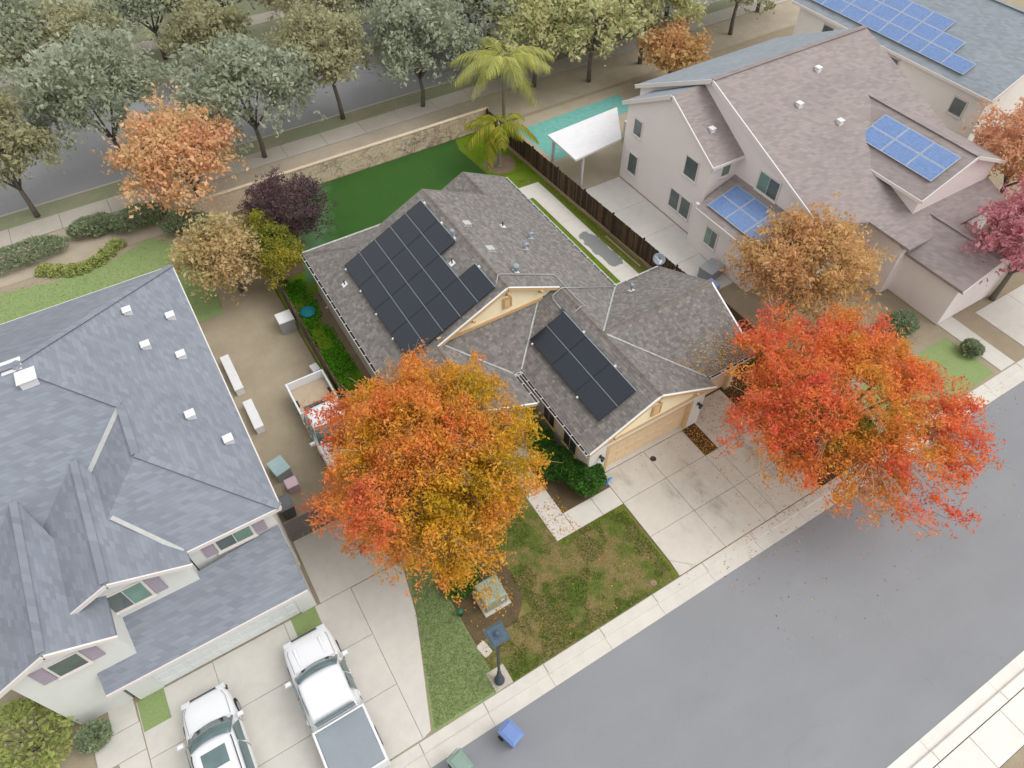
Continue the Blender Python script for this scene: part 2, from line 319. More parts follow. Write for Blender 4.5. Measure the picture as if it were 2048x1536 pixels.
def vnoise(P, sc, seed):
    rg = np.random.default_rng(seed); G = rg.random((24, 24, 24)); q = P*sc+100; i = np.floor(q).astype(int); f_ = q-i; f_ = f_*f_*(3-2*f_); o = 0
    for a in (0, 1):
        for b in (0, 1):
            for c in (0, 1):
                wgt = (f_[:, 0] if a else 1-f_[:, 0])*(f_[:, 1] if b else 1-f_[:, 1])*(f_[:, 2] if c else 1-f_[:, 2])
                o = o+wgt*G[(i[:, 0]+a) % 24, (i[:, 1]+b) % 24, (i[:, 2]+c) % 24]
    return o

# ---------------------------------------------------------------- the setting: ground, street, slabs
GZ = -.12
sheet('ground', rect(-900, 900, -900, 900), -.25, 'ground_far')
sheet('street', rect(-300, 300, -2.75, 5.95), GZ, 'asphalt')
def kerb_run(name, x0, x1, y0, y1, yg0, yg1, mat, step, label, up_is_pos=True):
    """kerb stones with a dropped gutter strip, cut by joints"""
    root = bpy.data.objects.new(name, None); link(root); root['kind'] = 'structure'; root['label'] = label
    x = x0; k = 0
    while x < x1-1e-6:
        xe = min(x1, x+step)
        MB().bbox(x+.006, xe-.006, y0, y1, -.2, .012, .03).build('kerb_stone', mat, root)
        MB().box(x+.006, xe-.006, yg0, yg1, -.2, GZ+.012).build('gutter_slab', mat, root)
        x = xe
    return root
kerb_run('kerb', -62.75, 80.2, 6.43, 6.86, 5.9, 6.43, 'conc_kerb', 2.73, 'pale concrete kerb and gutter along the front lots')
kerb_run('kerb', -40, 80, -3.55, -3.15, -3.15, -2.7, 'conc_far', 4., 'pale concrete kerb on the opposite side of the street')
pv = bpy.data.objects.new('pavement', None); link(pv); pv['kind'] = 'structure'; pv['label'] = 'pale pavement on the opposite side of the street'
for i in range(40): MB().bbox(-40+i*1.8+.008, -40+(i+1)*1.8-.008, -4.8, -3.58, -.2, .01, .015).build('paving_slab', 'conc_far', pv)
sheet('verge', rect(-300, 300, -60, -4.82), -.02, 'soil_nbr', 'bare ground beyond the opposite pavement')
sheet('yard_ground', rect(3.62, 25.5, 6.86, 41.3), -.03, 'soil')
sheet('yard_ground', rect(-60, 3.62, 6.86, 45.4), -.034, 'soil_nbr')
sheet('yard_ground', rect(25.5, 120, 6.86, 45.4), -.036, 'soil_nbr')
# front lawn
sheet('lawn', [(3.62, 6.87), (12.42, 6.87), (12.42, 10.9), (8.9, 10.9), (8.9, 16), (6.4, 16), (6.4, 10.6), (6.25, 9.5), (5.5, 8.8), (3.62, 8.9)], -.02, 'lawn', 'patchy front lawn of green and straw-coloured grass')
for q, n in ((rect(8.9, 12.55, 10.66, 10.93), 1), (rect(12.22, 12.5, 6.87, 10.66), 2)): sheet('lawn_edge', q, -.016, 'grass_edge')
sheet('planting_bed', [(3.62, 8.9), (5.5, 8.8), (6.25, 9.5), (6.4, 10.6), (6.4, 20.2), (3.62, 20.2)], -.018, 'soil_dark')
sheet('planting_bed', rect(9.9, 12.1, 12.02, 18.9), -.014, 'soil_dark')
sheet('planting_bed', rect(20.86, 25.5, 6.87, 20), -.014, 'bark')
def slabs(name, label, cells, mat, z0=-.12, z1=.0, g=.008):
    root = bpy.data.objects.new(name, None); link(root); root['kind'] = 'structure'; root['label'] = label
    for c in cells:
        if len(c) == 4 and not hasattr(c[0], '__len__'): x0, x1, y0, y1 = c; mb = MB().bbox(x0+g, x1-g, y0+g, y1-g, z0, z1+random.uniform(-.002, .002), .012)
        else: mb = MB().prism(c, z0, z1)
        mb.build('slab', mat, root)
    return root
cells = []
xs = [12.56, 15.09, 17.5]
for x0, x1 in zip(xs, xs[1:]):
    for y0, y1 in ((8.98, 10.99), (10.99, 12.72)): cells.append((x0, x1, y0, y1))
cells += [(15.09, 17.5, 6.88, 8.98), [(12.57, 7.68), (13.42, 6.89), (15.08, 6.89), (15.08, 8.97), (12.57, 8.97)], [(12.5, 6.89), (13.4, 6.89), (12.57, 7.66)]]
cells += [(17.5, 18.28, 6.88, 8.98), (17.5, 18.28, 8.98, 10.99), (18.28, 20.86, 6.88, 8.98), (18.28, 20.86, 8.98, 10.99), (18.33, 20.86, 10.99, 13.72)]
slabs('driveway', 'cream concrete driveway of cut slabs in front of the garages', cells, 'conc_drive')
sheet('planting_strip', rect(17.52, 18.31, 11.0, 12.75), -.02, 'bark', 'narrow bark-filled strip between the driveway slabs')
slabs('garage_sill', 'concrete sill under the wide garage door', [(12.6, 17.9, 12.73, 13.3)], 'conc_walk', -.12, .02)
slabs('path', 'pale concrete front path with a corner towards the porch', [(11.42, 12.55, 10.95, 11.98), (9.9, 11.42, 10.95, 11.98), (8.9, 9.9, 10.95, 11.98), (8.9, 9.9, 11.98, 13.5), (8.9, 9.9, 13.5, 15), (8.9, 11.2, 15, 18)], 'conc_kerb')
# back garden
sheet('artificial_turf', [(5.4, 32.2), (21.0, 32.2), (20.75, 34.6), (20.0, 36.2), (19.75, 40.0), (20.13, 41.25), (7.2, 41.25), (6.2, 36)], -.012, 'turf', 'deep green artificial turf behind the house')
sheet('lawn', [(18.6, 32.3), (23.2, 32.3), (22.5, 41.3), (20.2, 41.3), (19.8, 40), (20.05, 36.1), (20.8, 34.5)], -.016, 'grass_side', 'bright green weedy grass round the palm')
poly = [(21.35+1.12*math.cos(a)*(1+.12*math.sin(3*a)), 36.85+1.2*math.sin(a)*(1+.1*math.cos(2*a))) for a in np.linspace(0, 2*math.pi, 28, endpoint=False)]
sheet('soil_ring', poly, -.009, 'soil_side', 'bare soil ring round the palm trunk')
slabs('path', 'pale concrete side path along the dark board fence', [[(20.9, 33.85), (22.5, 33.78), (22.55, 32.1), (21.3, 32.1), (21.27, 32.5), (20.93, 32.5)], [(21.3, 32.09), (22.55, 32.09), (22.57, 29.3), (21.31, 29.3)], [(21.31, 29.29), (22.57, 29.29), (22.6, 26.6), (21.33, 26.6)], [(21.33, 26.59), (22.6, 26.59), (22.68, 23.8), (21.35, 23.8)], [(21.35, 23.79), (22.68, 23.79), (22.72, 20.8), (21.36, 20.8)]], 'conc_walk')
sheet('grass_strip', [(18.4, 20.6), (21.33, 20.6), (21.26, 32.48), (18.4, 32.48)], -.015, 'grass_side', 'mossy grass strip between house and side path')
sheet('soil_strip', [(22.72, 20.8), (23.6, 20.8), (23.0, 33.5), (22.52, 33.7)], -.014, 'grass_edge', 'weedy soil strip between side path and fence')
sheet('side_yard', [(3.7, 20.0), (6.2, 20.0), (6.2, 33.5), (3.7, 33.5)], -.015, 'grass_side', 'bright green weedy side yard')
poly = [(5.3, 31.2), (5.05, 29.6), (5.05, 28.4), (5.2, 27.4), (5.25, 26.2), (5.4, 25.0), (5.5, 23.5), (6.2, 23), (6.2, 31.6)]
sheet('soil_patch', poly, -.008, 'soil_side', 'bare trodden soil along the house wall')
# behind the back wall
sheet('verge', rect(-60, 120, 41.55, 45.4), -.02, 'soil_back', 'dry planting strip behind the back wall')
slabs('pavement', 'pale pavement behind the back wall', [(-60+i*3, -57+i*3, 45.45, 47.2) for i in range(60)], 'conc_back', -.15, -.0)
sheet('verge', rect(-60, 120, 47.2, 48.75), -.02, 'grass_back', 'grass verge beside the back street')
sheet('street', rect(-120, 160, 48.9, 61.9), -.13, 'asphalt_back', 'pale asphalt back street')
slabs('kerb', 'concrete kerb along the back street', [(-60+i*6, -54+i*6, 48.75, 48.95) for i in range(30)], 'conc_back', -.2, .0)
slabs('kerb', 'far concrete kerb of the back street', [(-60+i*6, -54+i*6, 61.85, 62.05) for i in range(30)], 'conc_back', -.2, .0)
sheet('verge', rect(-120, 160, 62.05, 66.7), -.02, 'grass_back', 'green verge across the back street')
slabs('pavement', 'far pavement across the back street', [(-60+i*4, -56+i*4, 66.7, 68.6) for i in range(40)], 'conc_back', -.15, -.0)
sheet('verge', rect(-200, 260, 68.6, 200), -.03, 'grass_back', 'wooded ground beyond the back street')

# ---------------------------------------------------------------- the house
s, ze = .481, 2.7
HX = (12.2, 21, 0)
house = thing('house', 'single-storey house with grey shingle roofs, cream walls and yellow gables', 'house', HX)
LF = lambda x, y: ze+s*(x-5.6)
RT = lambda x, y: ze+s*(18.85-x)
WR = lambda x, y: ze+s*(11.09-x)
GL = lambda x, y: ze+s*(x-11.55)
SK = lambda x, y: ze+s*(y-18.25)
BH = lambda x, y: ze+s*(31.8-y)
EL = lambda x, y: 4.061-s*(16.02-x)
WF = lambda x, y: ze+s*(y-13.28)
WB = lambda x, y: ze+s*(20.58-y)
planes = [  # plan polygon, height, eave axis ('y' = courses run along y), ascending direction sign
    (LF, [(5.6, 16.2), (8.345, 16.2), (8.345, 20.6), (12.225, 20.6), (12.225, 29.45), (7.95, 29.45), (5.6, 31.8)], 'y', 1, 5.6),
    (RT, [(15.2, 12.6), (18.85, 12.6), (18.85, 13.28), (15.2, 16.93), (18.85, 20.58), (18.85, 32.07), (16.02, 32.07), (16.02, 29.45), (12.225, 29.45), (12.225, 20.6), (15.2, 20.6)], 'y', -1, 18.85),
    (WR, [(8.345, 16.2), (11.09, 16.2), (11.09, 18.25), (8.49, 20.85), (8.345, 20.85)], 'y', -1, 11.09),
    (SK, [(11.09, 18.25), (11.55, 18.25), (14.15, 20.85), (8.49, 20.85)], 'x', 1, 18.25),
    (GL, [(11.55, 12.6), (15.2, 12.6), (15.2, 20.85), (14.15, 20.85), (11.55, 18.25)], 'y', 1, 11.55),
    (BH, [(5.6, 31.8), (7.95, 29.45), (13.4, 29.45), (13.4, 31.8)], 'x', -1, 31.8),
    (EL, [(13.4, 29.5), (16.02, 29.5), (16.02, 32.07), (13.4, 32.07)], 'y', 1, 13.4),
    (WF, [(15.2, 16.93), (18.85, 13.28), (21.85, 13.28), (21.85, 16.93)], 'x', 1, 13.28),
    (WB, [(15.2, 16.93), (21.85, 16.93), (21.85, 20.58), (18.85, 20.58)], 'x', -1, 20.58)]
def cuts(poly, ax, c):      # where the line (other coordinate = c) crosses the polygon
    o = []; n = len(poly); a, b = (0, 1) if ax == 'y' else (1, 0)     # a: up-slope coordinate, b: along-eave coordinate
    for i in range(n):
        p, q = poly[i], poly[(i+1) % n]
        if (p[a] <= c) != (q[a] <= c): o.append(p[b]+(c-p[a])/(q[a]-p[a])*(q[b]-p[b]))
    o.sort(); return list(zip(o[::2], o[1::2]))
EXPO = .150
cosl = 1/math.sqrt(1+s*s)
for fn, poly, ax, sg, eave in planes:
    deck = MB().slab([(x, y, fn(x, y)) for x, y in poly], .13).build('roof_slope', 'shingle', house)
    a = 0 if ax == 'y' else 1
    hi = max(abs(p[a]-eave) for p in poly); step = EXPO*cosl; V = []; F = []; row = 0; t0 = 0
    while t0 < hi:
        t1 = min(t0+step, hi)+step*.25
        for lo_, hi_ in cuts(poly, ax, eave+sg*(t0+step*.5)):
            b = lo_-random.uniform(0, .2)
            while b < hi_:
                wd = random.choice((.11, .14, .17, .2, .26)); b0, b1 = max(b, lo_), min(b+wd-.004, hi_); b += wd
                if b1-b0 < .03: continue
                th = random.choice((.012, .014, .024)); k = len(V)
                for bb, tt, h in ((b0, t0, th), (b1, t0, th), (b1, t1, .005), (b0, t1, .005), (b0, t0, -.002), (b1, t0, -.002)):
                    c = eave+sg*tt; x, y = (c, bb) if ax == 'y' else (bb, c)
                    V.append((x, y, fn(x, y)+h))
                flip = (ax == 'y') == (sg > 0)
                q = [(k, k+1, k+2, k+3), (k+4, k+5, k+1, k), (k+4, k, k+3), (k+5, k+2, k+1)]
                F += [tuple(reversed(z)) for z in q] if flip else q
        t0 += step; row += 1
    mb = MB(); mb.v = [Vector(p) for p in V]; mb.f = F
    o = mb.build('shingles', 'shingle', deck); o['kind'] = 'stuff'
# ridge and hip caps: overlapping bent pieces along each ridge
def caps(p, q, n1, n2):
    p, q = Vector(p), Vector(q); d = (q-p); L = d.length; d.normalize(); k = int(L/.15)+1; mb = MB()
    a, b = Vector(n1), Vector(n2)
    for i in range(k):
        c0 = p+d*(i*L/k); c1 = p+d*min(L, (i+1.25)*L/k); h0, h1 = .022, .034
        z = Vector((0, 0, 1)); wd = .15
        vs = [c0+a*wd+z*h0*.4, c0+z*(h0+.012), c0+b*wd+z*h0*.4, c1+a*wd+z*h1*.4, c1+z*(h1+.012), c1+b*wd+z*h1*.4, c1+a*wd-z*.01, c1+z*.0, c1+b*wd-z*.01]
        mb.add(vs, [(0, 1, 4, 3), (1, 2, 5, 4), (3, 4, 7, 6), (4, 5, 8, 7)])
    o = mb.build('ridge_cap', 'ridge_shingle', house); return o
dn = Vector((1, 0, -s)).normalized(); dm = Vector((-1, 0, -s)).normalized(); dy = Vector((0, 1, -s)).normalized(); dyn = Vector((0, -1, -s)).normalized()
caps((12.225, 29.45, LF(12.225, 0)), (12.225, 20.6, LF(12.225, 0)), dn, dm)
caps((8.345, 20.7, LF(8.345, 0)), (8.345, 16.2, LF(8.345, 0)), dn, dm)
caps((15.2, 20.6, GL(15.2, 0)), (15.2, 12.6, GL(15.2, 0)), dn, dm)
caps((16.02, 32.07, RT(16.02, 0)), (16.02, 29.45, RT(16.02, 0)), dn, dm)
caps((21.85, 16.93, WF(0, 16.93)), (15.3, 16.93, WF(0, 16.93)), dy, dyn)
caps((5.6, 31.8, ze+.005), (7.95, 29.45, LF(7.95, 0)+.005), dm, dy)
# valley flashings (open metal strips)
def valley(p, q, n1, n2, wd=.07):
    p, q = Vector(p), Vector(q); n1, n2 = Vector(n1), Vector(n2); z = Vector((0, 0, .03))
    mb = MB(); N = max(2, int((q-p).length/.3)); pts = []
    for i in range(N+1):
        c = p.lerp(q, i/N); j = random.uniform(.75, 1.2); k = len(mb.v)
        mb.v += [c+n1*wd*j+z, c+z*.55, c+n2*wd*random.uniform(.75, 1.2)+z]
        if i: mb.f += [(k-3, k-2, k+1, k), (k-2, k-1, k+2, k+1)]
    mb.build('valley_flashing', 'flash', house)
ux, uy = Vector((1, 0, s)).normalized(), Vector((0, 1, s)).normalized()
mx, my = Vector((-1, 0, s)).normalized(), Vector((0, -1, s)).normalized()
valley((11.09, 18.25, ze), (8.5, 20.84, WR(8.5, 0)), mx, uy); valley((11.55, 18.25, ze), (14.14, 20.84, GL(14.14, 0)), ux, uy)
valley((18.85, 20.58, ze), (15.35, 17.08, RT(15.35, 0)), mx, my); valley((18.85, 13.28, ze), (15.35, 16.78, RT(15.35, 0)), mx, uy)
# gutters on the eaves: a channel with hanger straps
def gutter(p, q, out):
    p, q, out = Vector(p), Vector(q), Vector(out); d = (q-p); L = d.length; d.normalize(); z = Vector((0, 0, 1))
    prof = [(0.0, -.0), (0.0, -.12), (.11, -.12), (.13, -.0), (.145, -.0), (.125, -.135), (-.012, -.135), (-.012, -.0)]
    mb = MB(); n = len(prof)
    for c in (p, q): mb.v += [c+out*(a+.02)+z*b for a, b in prof]
    mb.f = [(i, (i+1) % n, n+(i+1) % n, n+i) for i in range(n)]+[tuple(range(n-1, -1, -1)), tuple(range(n, 2*n))]
    g = mb.build('gutter', 'white_metal', house)
    k = max(1, int(L/.61))
    MB().obox(p.lerp(q, .5)+out*.075-z*.1, d, out, z, L-.02, .1, .03).build('gutter_dark_strip', 'gutter_in', g)  # dark strip laid in the channel to darken its inside
    for i in range(k+1):
        c = p+d*(min(L-.03, .03+i*(L-.06)/k)); MB().obox(c+out*.085-z*.008, d, out, z, .03, .13, .008).build('gutter_hanger', 'white_metal', g)
gutter((5.6, 31.8, ze-.02), (5.6, 16.2, ze-.02), (-1, 0, 0)); gutter((11.55, 18.2, ze-.02), (11.55, 12.62, ze-.02), (-1, 0, 0))
gutter((11.09, 16.2, ze-.02), (11.09, 18.2, ze-.02), (1, 0, 0)); gutter((18.85, 32.05, ze-.02), (18.85, 20.75, ze-.02), (1, 0, 0))
gutter((18.95, 20.58, ze-.02), (21.83, 20.58, ze-.02), (0, 1, 0)); gutter((13.3, 31.8, ze-.02), (5.62, 31.8, ze-.02), (0, 1, 0)); gutter((18.98, 13.28, ze-.02), (21.83, 13.28, ze-.02), (0, -1, 0)); gutter((11.12, 18.25, ze-.02), (11.52, 18.25, ze-.02), (0, -1, 0))
# rake boards on the gable edges
def rake(p, q, out, mat='trim_tan', drip='white_metal'):
    p, q, out = Vector(p), Vector(q), Vector(out); d = (q-p).normalized(); z = Vector((0, 0, 1))
    b = MB().obox((p+q)/2+out*.02-z*.09, d, out, d.cross(out), (q-p).length, .05, .17).build('rake_board', mat, house)
    MB().obox((p+q)/2+out*.012+z*.012, d, out, d.cross(out), (q-p).length, .09, .02).build('drip_edge', drip, b)
rake((12.225, 20.6, LF(12.225, 0)), (8.345, 20.6, LF(8.345, 0)), (0, -1, 0)); rake((12.225, 20.6, LF(12.225, 0)), (15.2, 20.6, RT(15.2, 0)), (0, -1, 0))
rake((15.2, 12.6, GL(15.2, 0)), (11.55, 12.6, ze), (0, -1, 0)); rake((15.2, 12.6, GL(15.2, 0)), (18.85, 12.6, ze), (0, -1, 0))
rake((8.345, 16.2, LF(8.345, 0)), (5.6, 16.2, ze), (0, -1, 0)); rake((8.345, 16.2, LF(8.345, 0)), (11.09, 16.2, ze), (0, -1, 0))
rake((12.225, 29.45, LF(12.225, 0)), (7.95, 29.45, LF(7.95, 0)), (0, 1, 0), 'trim_tan', 'ridge_shingle'); rake((12.225, 29.45, LF(12.225, 0)), (16.02, 29.45, RT(16.02, 0)), (0, 1, 0), 'trim_tan', 'ridge_shingle')
rake((16.02, 32.07, RT(16.02, 0)), (18.85, 32.07, ze), (0, 1, 0), 'trim_tan', 'ridge_shingle'); rake((16.02, 32.07, RT(16.02, 0)), (13.4, 32.07, EL(13.4, 0)), (0, 1, 0), 'trim_tan', 'ridge_shingle')
rake((21.85, 16.93, WF(0, 16.93)), (21.85, 13.28, ze), (1, 0, 0)); rake((21.85, 16.93, WF(0, 16.93)), (21.85, 20.58, ze), (1, 0, 0), 'trim_tan', 'ridge_shingle')
# walls
def wall(x0, x1, y0, y1, z0, z1, mat='stucco_side'): return MB().box(x0, x1, y0, y1, z0, z1).build('wall', mat, house)
wall(5.75, 6.2, 16.62, 31.3, -.1, 2.62); wall(6.2, 10.6, 16.6, 16.75, -.1, 2.62); wall(10.6, 10.75, 16.6, 18.8, -.1, 2.62); wall(10.75, 12.02, 18.65, 18.8, -.1, 2.62)
wall(11.74, 12.14, 12.9, 18.65, -.1, 2.62); wall(18.3, 18.44, 20.2, 31.6, -.1, 2.62); wall(18.44, 21.45, 20.05, 20.2, -.1, 2.62); wall(21.4, 21.55, 13.75, 20.05, -.1, 2.62); wall(6.2, 13.6, 31.2, 31.35, -.1, 2.62); wall(13.6, 18.3, 31.6, 31.75, -.1, 2.62)
wall(18.3, 18.44, 12.9, 13.6, -.1, 2.62, 'stucco_white')
# gables with lap siding boards
def gable(y, x0, x1, zb, ztop, hmax, boards, cx, pitch=.16, mat='siding_yellow'):
    """triangular wall whose edges follow hmax(x); boards lapped one above the other"""
    z = zb; k = 0
    mesh_top = ztop
    while z < mesh_top-.03:
        z1 = min(z+pitch, mesh_top-.01)
        a = cx-(hmax-z-.02)/s; b = cx+(hmax-z-.02)/s; a1 = cx-(hmax-z1-.02)/s; b1 = cx+(hmax-z1-.02)/s
        a, b, a1, b1 = max(a, x0), min(b, x1), max(a1, x0), min(b1, x1)
        if b-a > .05:
            if b1 <= a1: a1, b1 = cx-.01, cx+.01
            MB().add([(a, y-.03, z), (b, y-.03, z), (b1, y-.005, z1+.01), (a1, y-.005, z1+.01), (a, y+.06, z), (b, y+.06, z), (b1, y+.06, z1+.01), (a1, y+.06, z1+.01)],
                     [(0, 1, 2, 3), (5, 4, 7, 6), (4, 5, 1, 0), (3, 2, 6, 7), (4, 0, 3, 7), (1, 5, 6, 2)]).build('siding_board', mat, house)
        z = z1
gable(20.8, 8.6, 14.9, 4.13, 5.72, 5.72, None, 12.225)
wall(8.5, 15.0, 20.86, 20.95, 3.4, 4.2, 'trim_tan')
MB().box(8.75, 14.3, 20.71, 20.79, 3.95, 4.13).build('gable_trim', 'trim_tan', house)
gable(12.76, 12.0, 18.44, 2.72, 4.3, 4.32, None, 15.2)
# garage front: piers, band, trims, door
MB().box(11.74, 12.68, 12.76, 12.9, -.1, 2.56).build('pier', 'stucco_white', house); MB().box(17.72, 18.44, 12.76, 12.9, -.1, 2.56).build('pier', 'stucco_white', house)
MB().box(12.68, 17.72, 12.76, 12.9, 2.26, 2.56).build('wall_band', 'stucco_white', house)
MB().box(11.98, 18.46, 12.7, 12.86, 2.56, 2.72).build('gable_trim', 'trim_tan', house)
MB().box(12.68, 12.83, 12.74, 13.0, 0, 2.26).build('door_trim', 'trim_tan', house); MB().box(17.57, 17.72, 12.74, 13.0, 0, 2.26).build('door_trim', 'trim_tan', house); MB().box(12.83, 17.57, 12.74, 13.0, 2.14, 2.26).build('door_trim', 'trim_tan', house)
def garage_door(x0, x1, y, z1, rows, cols, mat='door_tan', parent=house):
    d = MB().box(x0, x1, y, y+.06, .02, z1).build('garage_door', mat, parent)
    hw = (x1-x0)/cols; hh = (z1-.02)/rows
    for i in range(rows):
        MB().box(x0, x1, y-.012, y-.001, .02+i*hh+.006, .02+(i+1)*hh-.006).build('door_section', mat, d)
        for j in range(cols): MB().add([(x0+j*hw+.08, y-.0125, .02+i*hh+.09), (x0+(j+1)*hw-.08, y-.0125, .02+i*hh+.09), (x0+(j+1)*hw-.08, y-.0125, .02+(i+1)*hh-.09), (x0+j*hw+.08, y-.0125, .02+(i+1)*hh-.09), (x0+j*hw+.11, y-.028, .02+i*hh+.12), (x0+(j+1)*hw-.11, y-.028, .02+i*hh+.12), (x0+(j+1)*hw-.11, y-.028, .02+(i+1)*hh-.12), (x0+j*hw+.11, y-.028, .02+(i+1)*hh-.12)], [(4, 5, 6, 7), (0, 1, 5, 4), (1, 2, 6, 5), (2, 3, 7, 6), (3, 0, 4, 7)]).build('door_panel', mat, d)
    return d
garage_door(12.83, 17.57, 12.97, 2.14, 4, 8)
MB().box(18.46, 18.85, 13.6, 13.74, -.1, 2.62).build('pier', 'stucco_white', house); MB().box(21.15, 21.4, 13.6, 13.74, -.1, 2.62).build('pier', 'stucco_white', house); MB().box(18.85, 21.15, 13.6, 13.74, 2.16, 2.62).build('wall_band', 'trim_tan', house)
MB().box(18.85, 18.97, 13.56, 13.85, 0, 2.16).build('door_trim', 'trim_tan', house); MB().box(21.03, 21.15, 13.56, 13.85, 0, 2.16).build('door_trim', 'trim_tan', house)
garage_door(18.97, 21.03, 13.8, 2.14, 4, 4)
def louvre(x, y, z0, z1, wd):
    v = MB().box(x-wd/2, x+wd/2, y-.06, y-.01, z0, z1).build('gable_vent', 'vent_tan', house)
    n = int((z1-z0)/.07)
    for i in range(n):
        z = z0+.03+i*(z1-z0-.05)/n; MB().add([(x-wd/2+.04, y-.062, z+.05), (x+wd/2-.04, y-.062, z+.05), (x+wd/2-.04, y-.085, z), (x-wd/2+.04, y-.085, z), (x-wd/2+.04, y-.06, z), (x+wd/2-.04, y-.06, z)], [(0, 3, 2, 1), (3, 4, 5, 2), (0, 4, 3), (1, 2, 5)]).build('louvre_slat', 'trim_tan', v)
    for a, b, c, d in ((x-wd/2-.05, x-wd/2, z0-.05, z1+.05), (x+wd/2, x+wd/2+.05, z0-.05, z1+.05)): MB().box(a, b, y-.09, y-.01, c, d).build('vent_frame', 'trim_tan', v)
    for c, d in ((z0-.05, z0), (z1, z1+.05)): MB().box(x-wd/2, x+wd/2, y-.088, y-.01, c, d).build('vent_frame', 'trim_tan', v)
louvre(12.26, 20.78, 4.5, 5.02, .38); louvre(15.2, 12.74, 3.05, 3.62, .42)
def corbel(x, y, z, d=.34):
    b = MB().obox((x, y-d/2, z), (1, 0, 0), (0, 1, 0), (0, 0, 1), .11, d, .13).build('corbel', 'trim_tan', house)
    MB().add([(x-.05, y, z-.066), (x+.05, y, z-.066), (x-.05, y-d*.8, z-.066), (x+.05, y-d*.8, z-.066), (x-.05, y, z-.3), (x+.05, y, z-.3)], [(0, 2, 4), (1, 5, 3), (2, 3, 5, 4), (0, 4, 5, 1), (0, 1, 3, 2)]).build('corbel_brace', 'trim_tan', b)
for x in (10.3, 14.1): corbel(x, 20.8, LF(min(x, 24.45-x), 0)-.24)
corbel(12.225, 20.8, 5.5)
for x in (12.85, 17.55): corbel(x, 12.76, GL(min(x, 30.4-x), 0)-.26, .3)
corbel(15.2, 12.76, 4.1, .3)
def lantern(x, y, z):
    b = MB().box(x-.06, x+.06, y-.03, y, z-.09, z+.09).build('wall_lantern', 'lantern_dark', house)
    MB().tube([(x, y-.03, z+.02), (x, y-.11, z+.12), (x, y-.18, z+.1)], .018, 6).build('lantern_arm', 'lantern_dark', b)
    MB().lathe([(.03, .1), (.1, .06), (.11, .03), (.085, .02), (.07, -.16), (.05, -.2), (.02, -.22)], 10, (x, y-.18, z)).build('lantern_body', 'lantern_dark', b)
lantern(12.34, 12.76, 1.75); lantern(18.1, 12.76, 1.75)
def window(x, y0, y1, z0, z1, out=-1):
    f_ = MB().box(x, x+out*.05, y0-.09, y1+.09, z0-.09, z1+.09).build('window', 'trim_tan', house)
    MB().box(x+out*.052, x+out*.058, y0, (y0+y1)/2-.02, z0, z1).build('pane', 'glass_house', f_); MB().box(x+out*.052, x+out*.058, (y0+y1)/2+.02, y1, z0, z1).build('pane', 'glass_house', f_)
    MB().box(x, x+out*.1, y0-.12, y1+.12, z0-.16, z0-.1).build('sill', 'trim_tan', f_)
window(11.74, 13.75, 14.7, 1.05, 2.05); window(11.74, 15.55, 16.4, 1.05, 2.05)
MB().box(10.1, 11.0, 18.6, 18.64, 0, 2.1).build('door', 'trim_tan', house)
# roof vents, stacks and conduits
def onroof(fn, x, y, dz=0): return (x, y, fn(x, y)+dz)
def stack(fn, x, y, h, r_, mat='pipe_grey', cap=True):
    z = fn(x, y); o = MB().lathe([(r_, -.1), (r_, h), (r_*.8, h+.01)], 10, (x, y, z)).build('vent_pipe', mat, house)
    sgn = 1 if fn in (LF, GL) else -1
    MB().obox((x, y, z+.035), (1, 0, sgn*s if fn is not WB else 0), (0, 1, 0 if fn is not WB else -s), (-sgn*s if fn is not WB else 0, 0 if fn is not WB else s, 1), .3, .3, .012).build('pipe_flashing', 'white_metal', o)
    if cap: MB().lathe([(r_*1.7, h-.02), (r_*1.8, h+.1), (r_*1.3, h+.16), (.02, h+.18)], 10, (x, y, z)).build('pipe_cap', 'pipe_grey', o)
stack(LF, 11.78, 25.25, .42, .075); stack(RT, 15.2, 26.1, .3, .04, 'pipe_dark', False); stack(RT, 13.45, 21.9, .28, .1); stack(WB, 19.0, 19.5, .3, .06, 'pipe_grey', True); stack(LF, 11.05, 24.0, .34, .035, 'pipe_dark', False); stack(LF, 6.5, 27.75, .3, .035, 'pipe_dark', False)
def sqvent(x, y):
    z = RT(x, y); o = MB().obox((x, y, z+.03), (1, 0, -s), (0, 1, 0), (s, 0, 1), .5, .44, .02).build('roof_vent', 'flash', house)
    MB().obox((x+.02, y, z+.1), (1, 0, -s*.75), (0, 1, 0), (s*.75, 0, 1), .42, .38, .1).build('vent_hood', 'flash', o)
sqvent(13.0, 26.05); sqvent(13.05, 23.75)
for x, y in ((16.3, 25.1), (15.3, 24.0)):
    z = RT(x, y); o = MB().obox((x, y, z+.03), (1, 0, -s), (0, 1, 0), (s, 0, 1), .38, .34, .015).build('roof_vent', 'flash', house)
    MB().tube([(x-.05, y, z), (x-.05, y, z+.2), (x+.0, y, z+.28), (x+.1, y, z+.26), (x+.2, y, z+.18)], .1, 10).build('vent_elbow', 'pipe_grey', o, True)
def conduit(pts): MB().tube(pts, .022, 6).build('conduit', 'conduit', house, True)
h = .1
conduit([onroof(LF, 11.85, 21.1, h), (12.225, 21.5, 5.886+h+.02), onroof(RT, 12.4, 21.56, h), onroof(RT, 15.4, 21.56, h), onroof(RT, 15.52, 21.4, h), onroof(RT, 15.5, 19.6, h), onroof(RT, 15.56, 18.95, h), (15.2, 18.82, 4.456+h+.02), onroof(GL, 14.71, 18.8, h)])
conduit([onroof(RT, 18.6, 20.45, h), onroof(RT, 15.3, 20.43, h), onroof(GL, 15.1, 20.43, h), onroof(GL, 14.68, 20.4, h), onroof(GL, 14.58, 20.25, h), onroof(GL, 14.54, 19.4, h)])
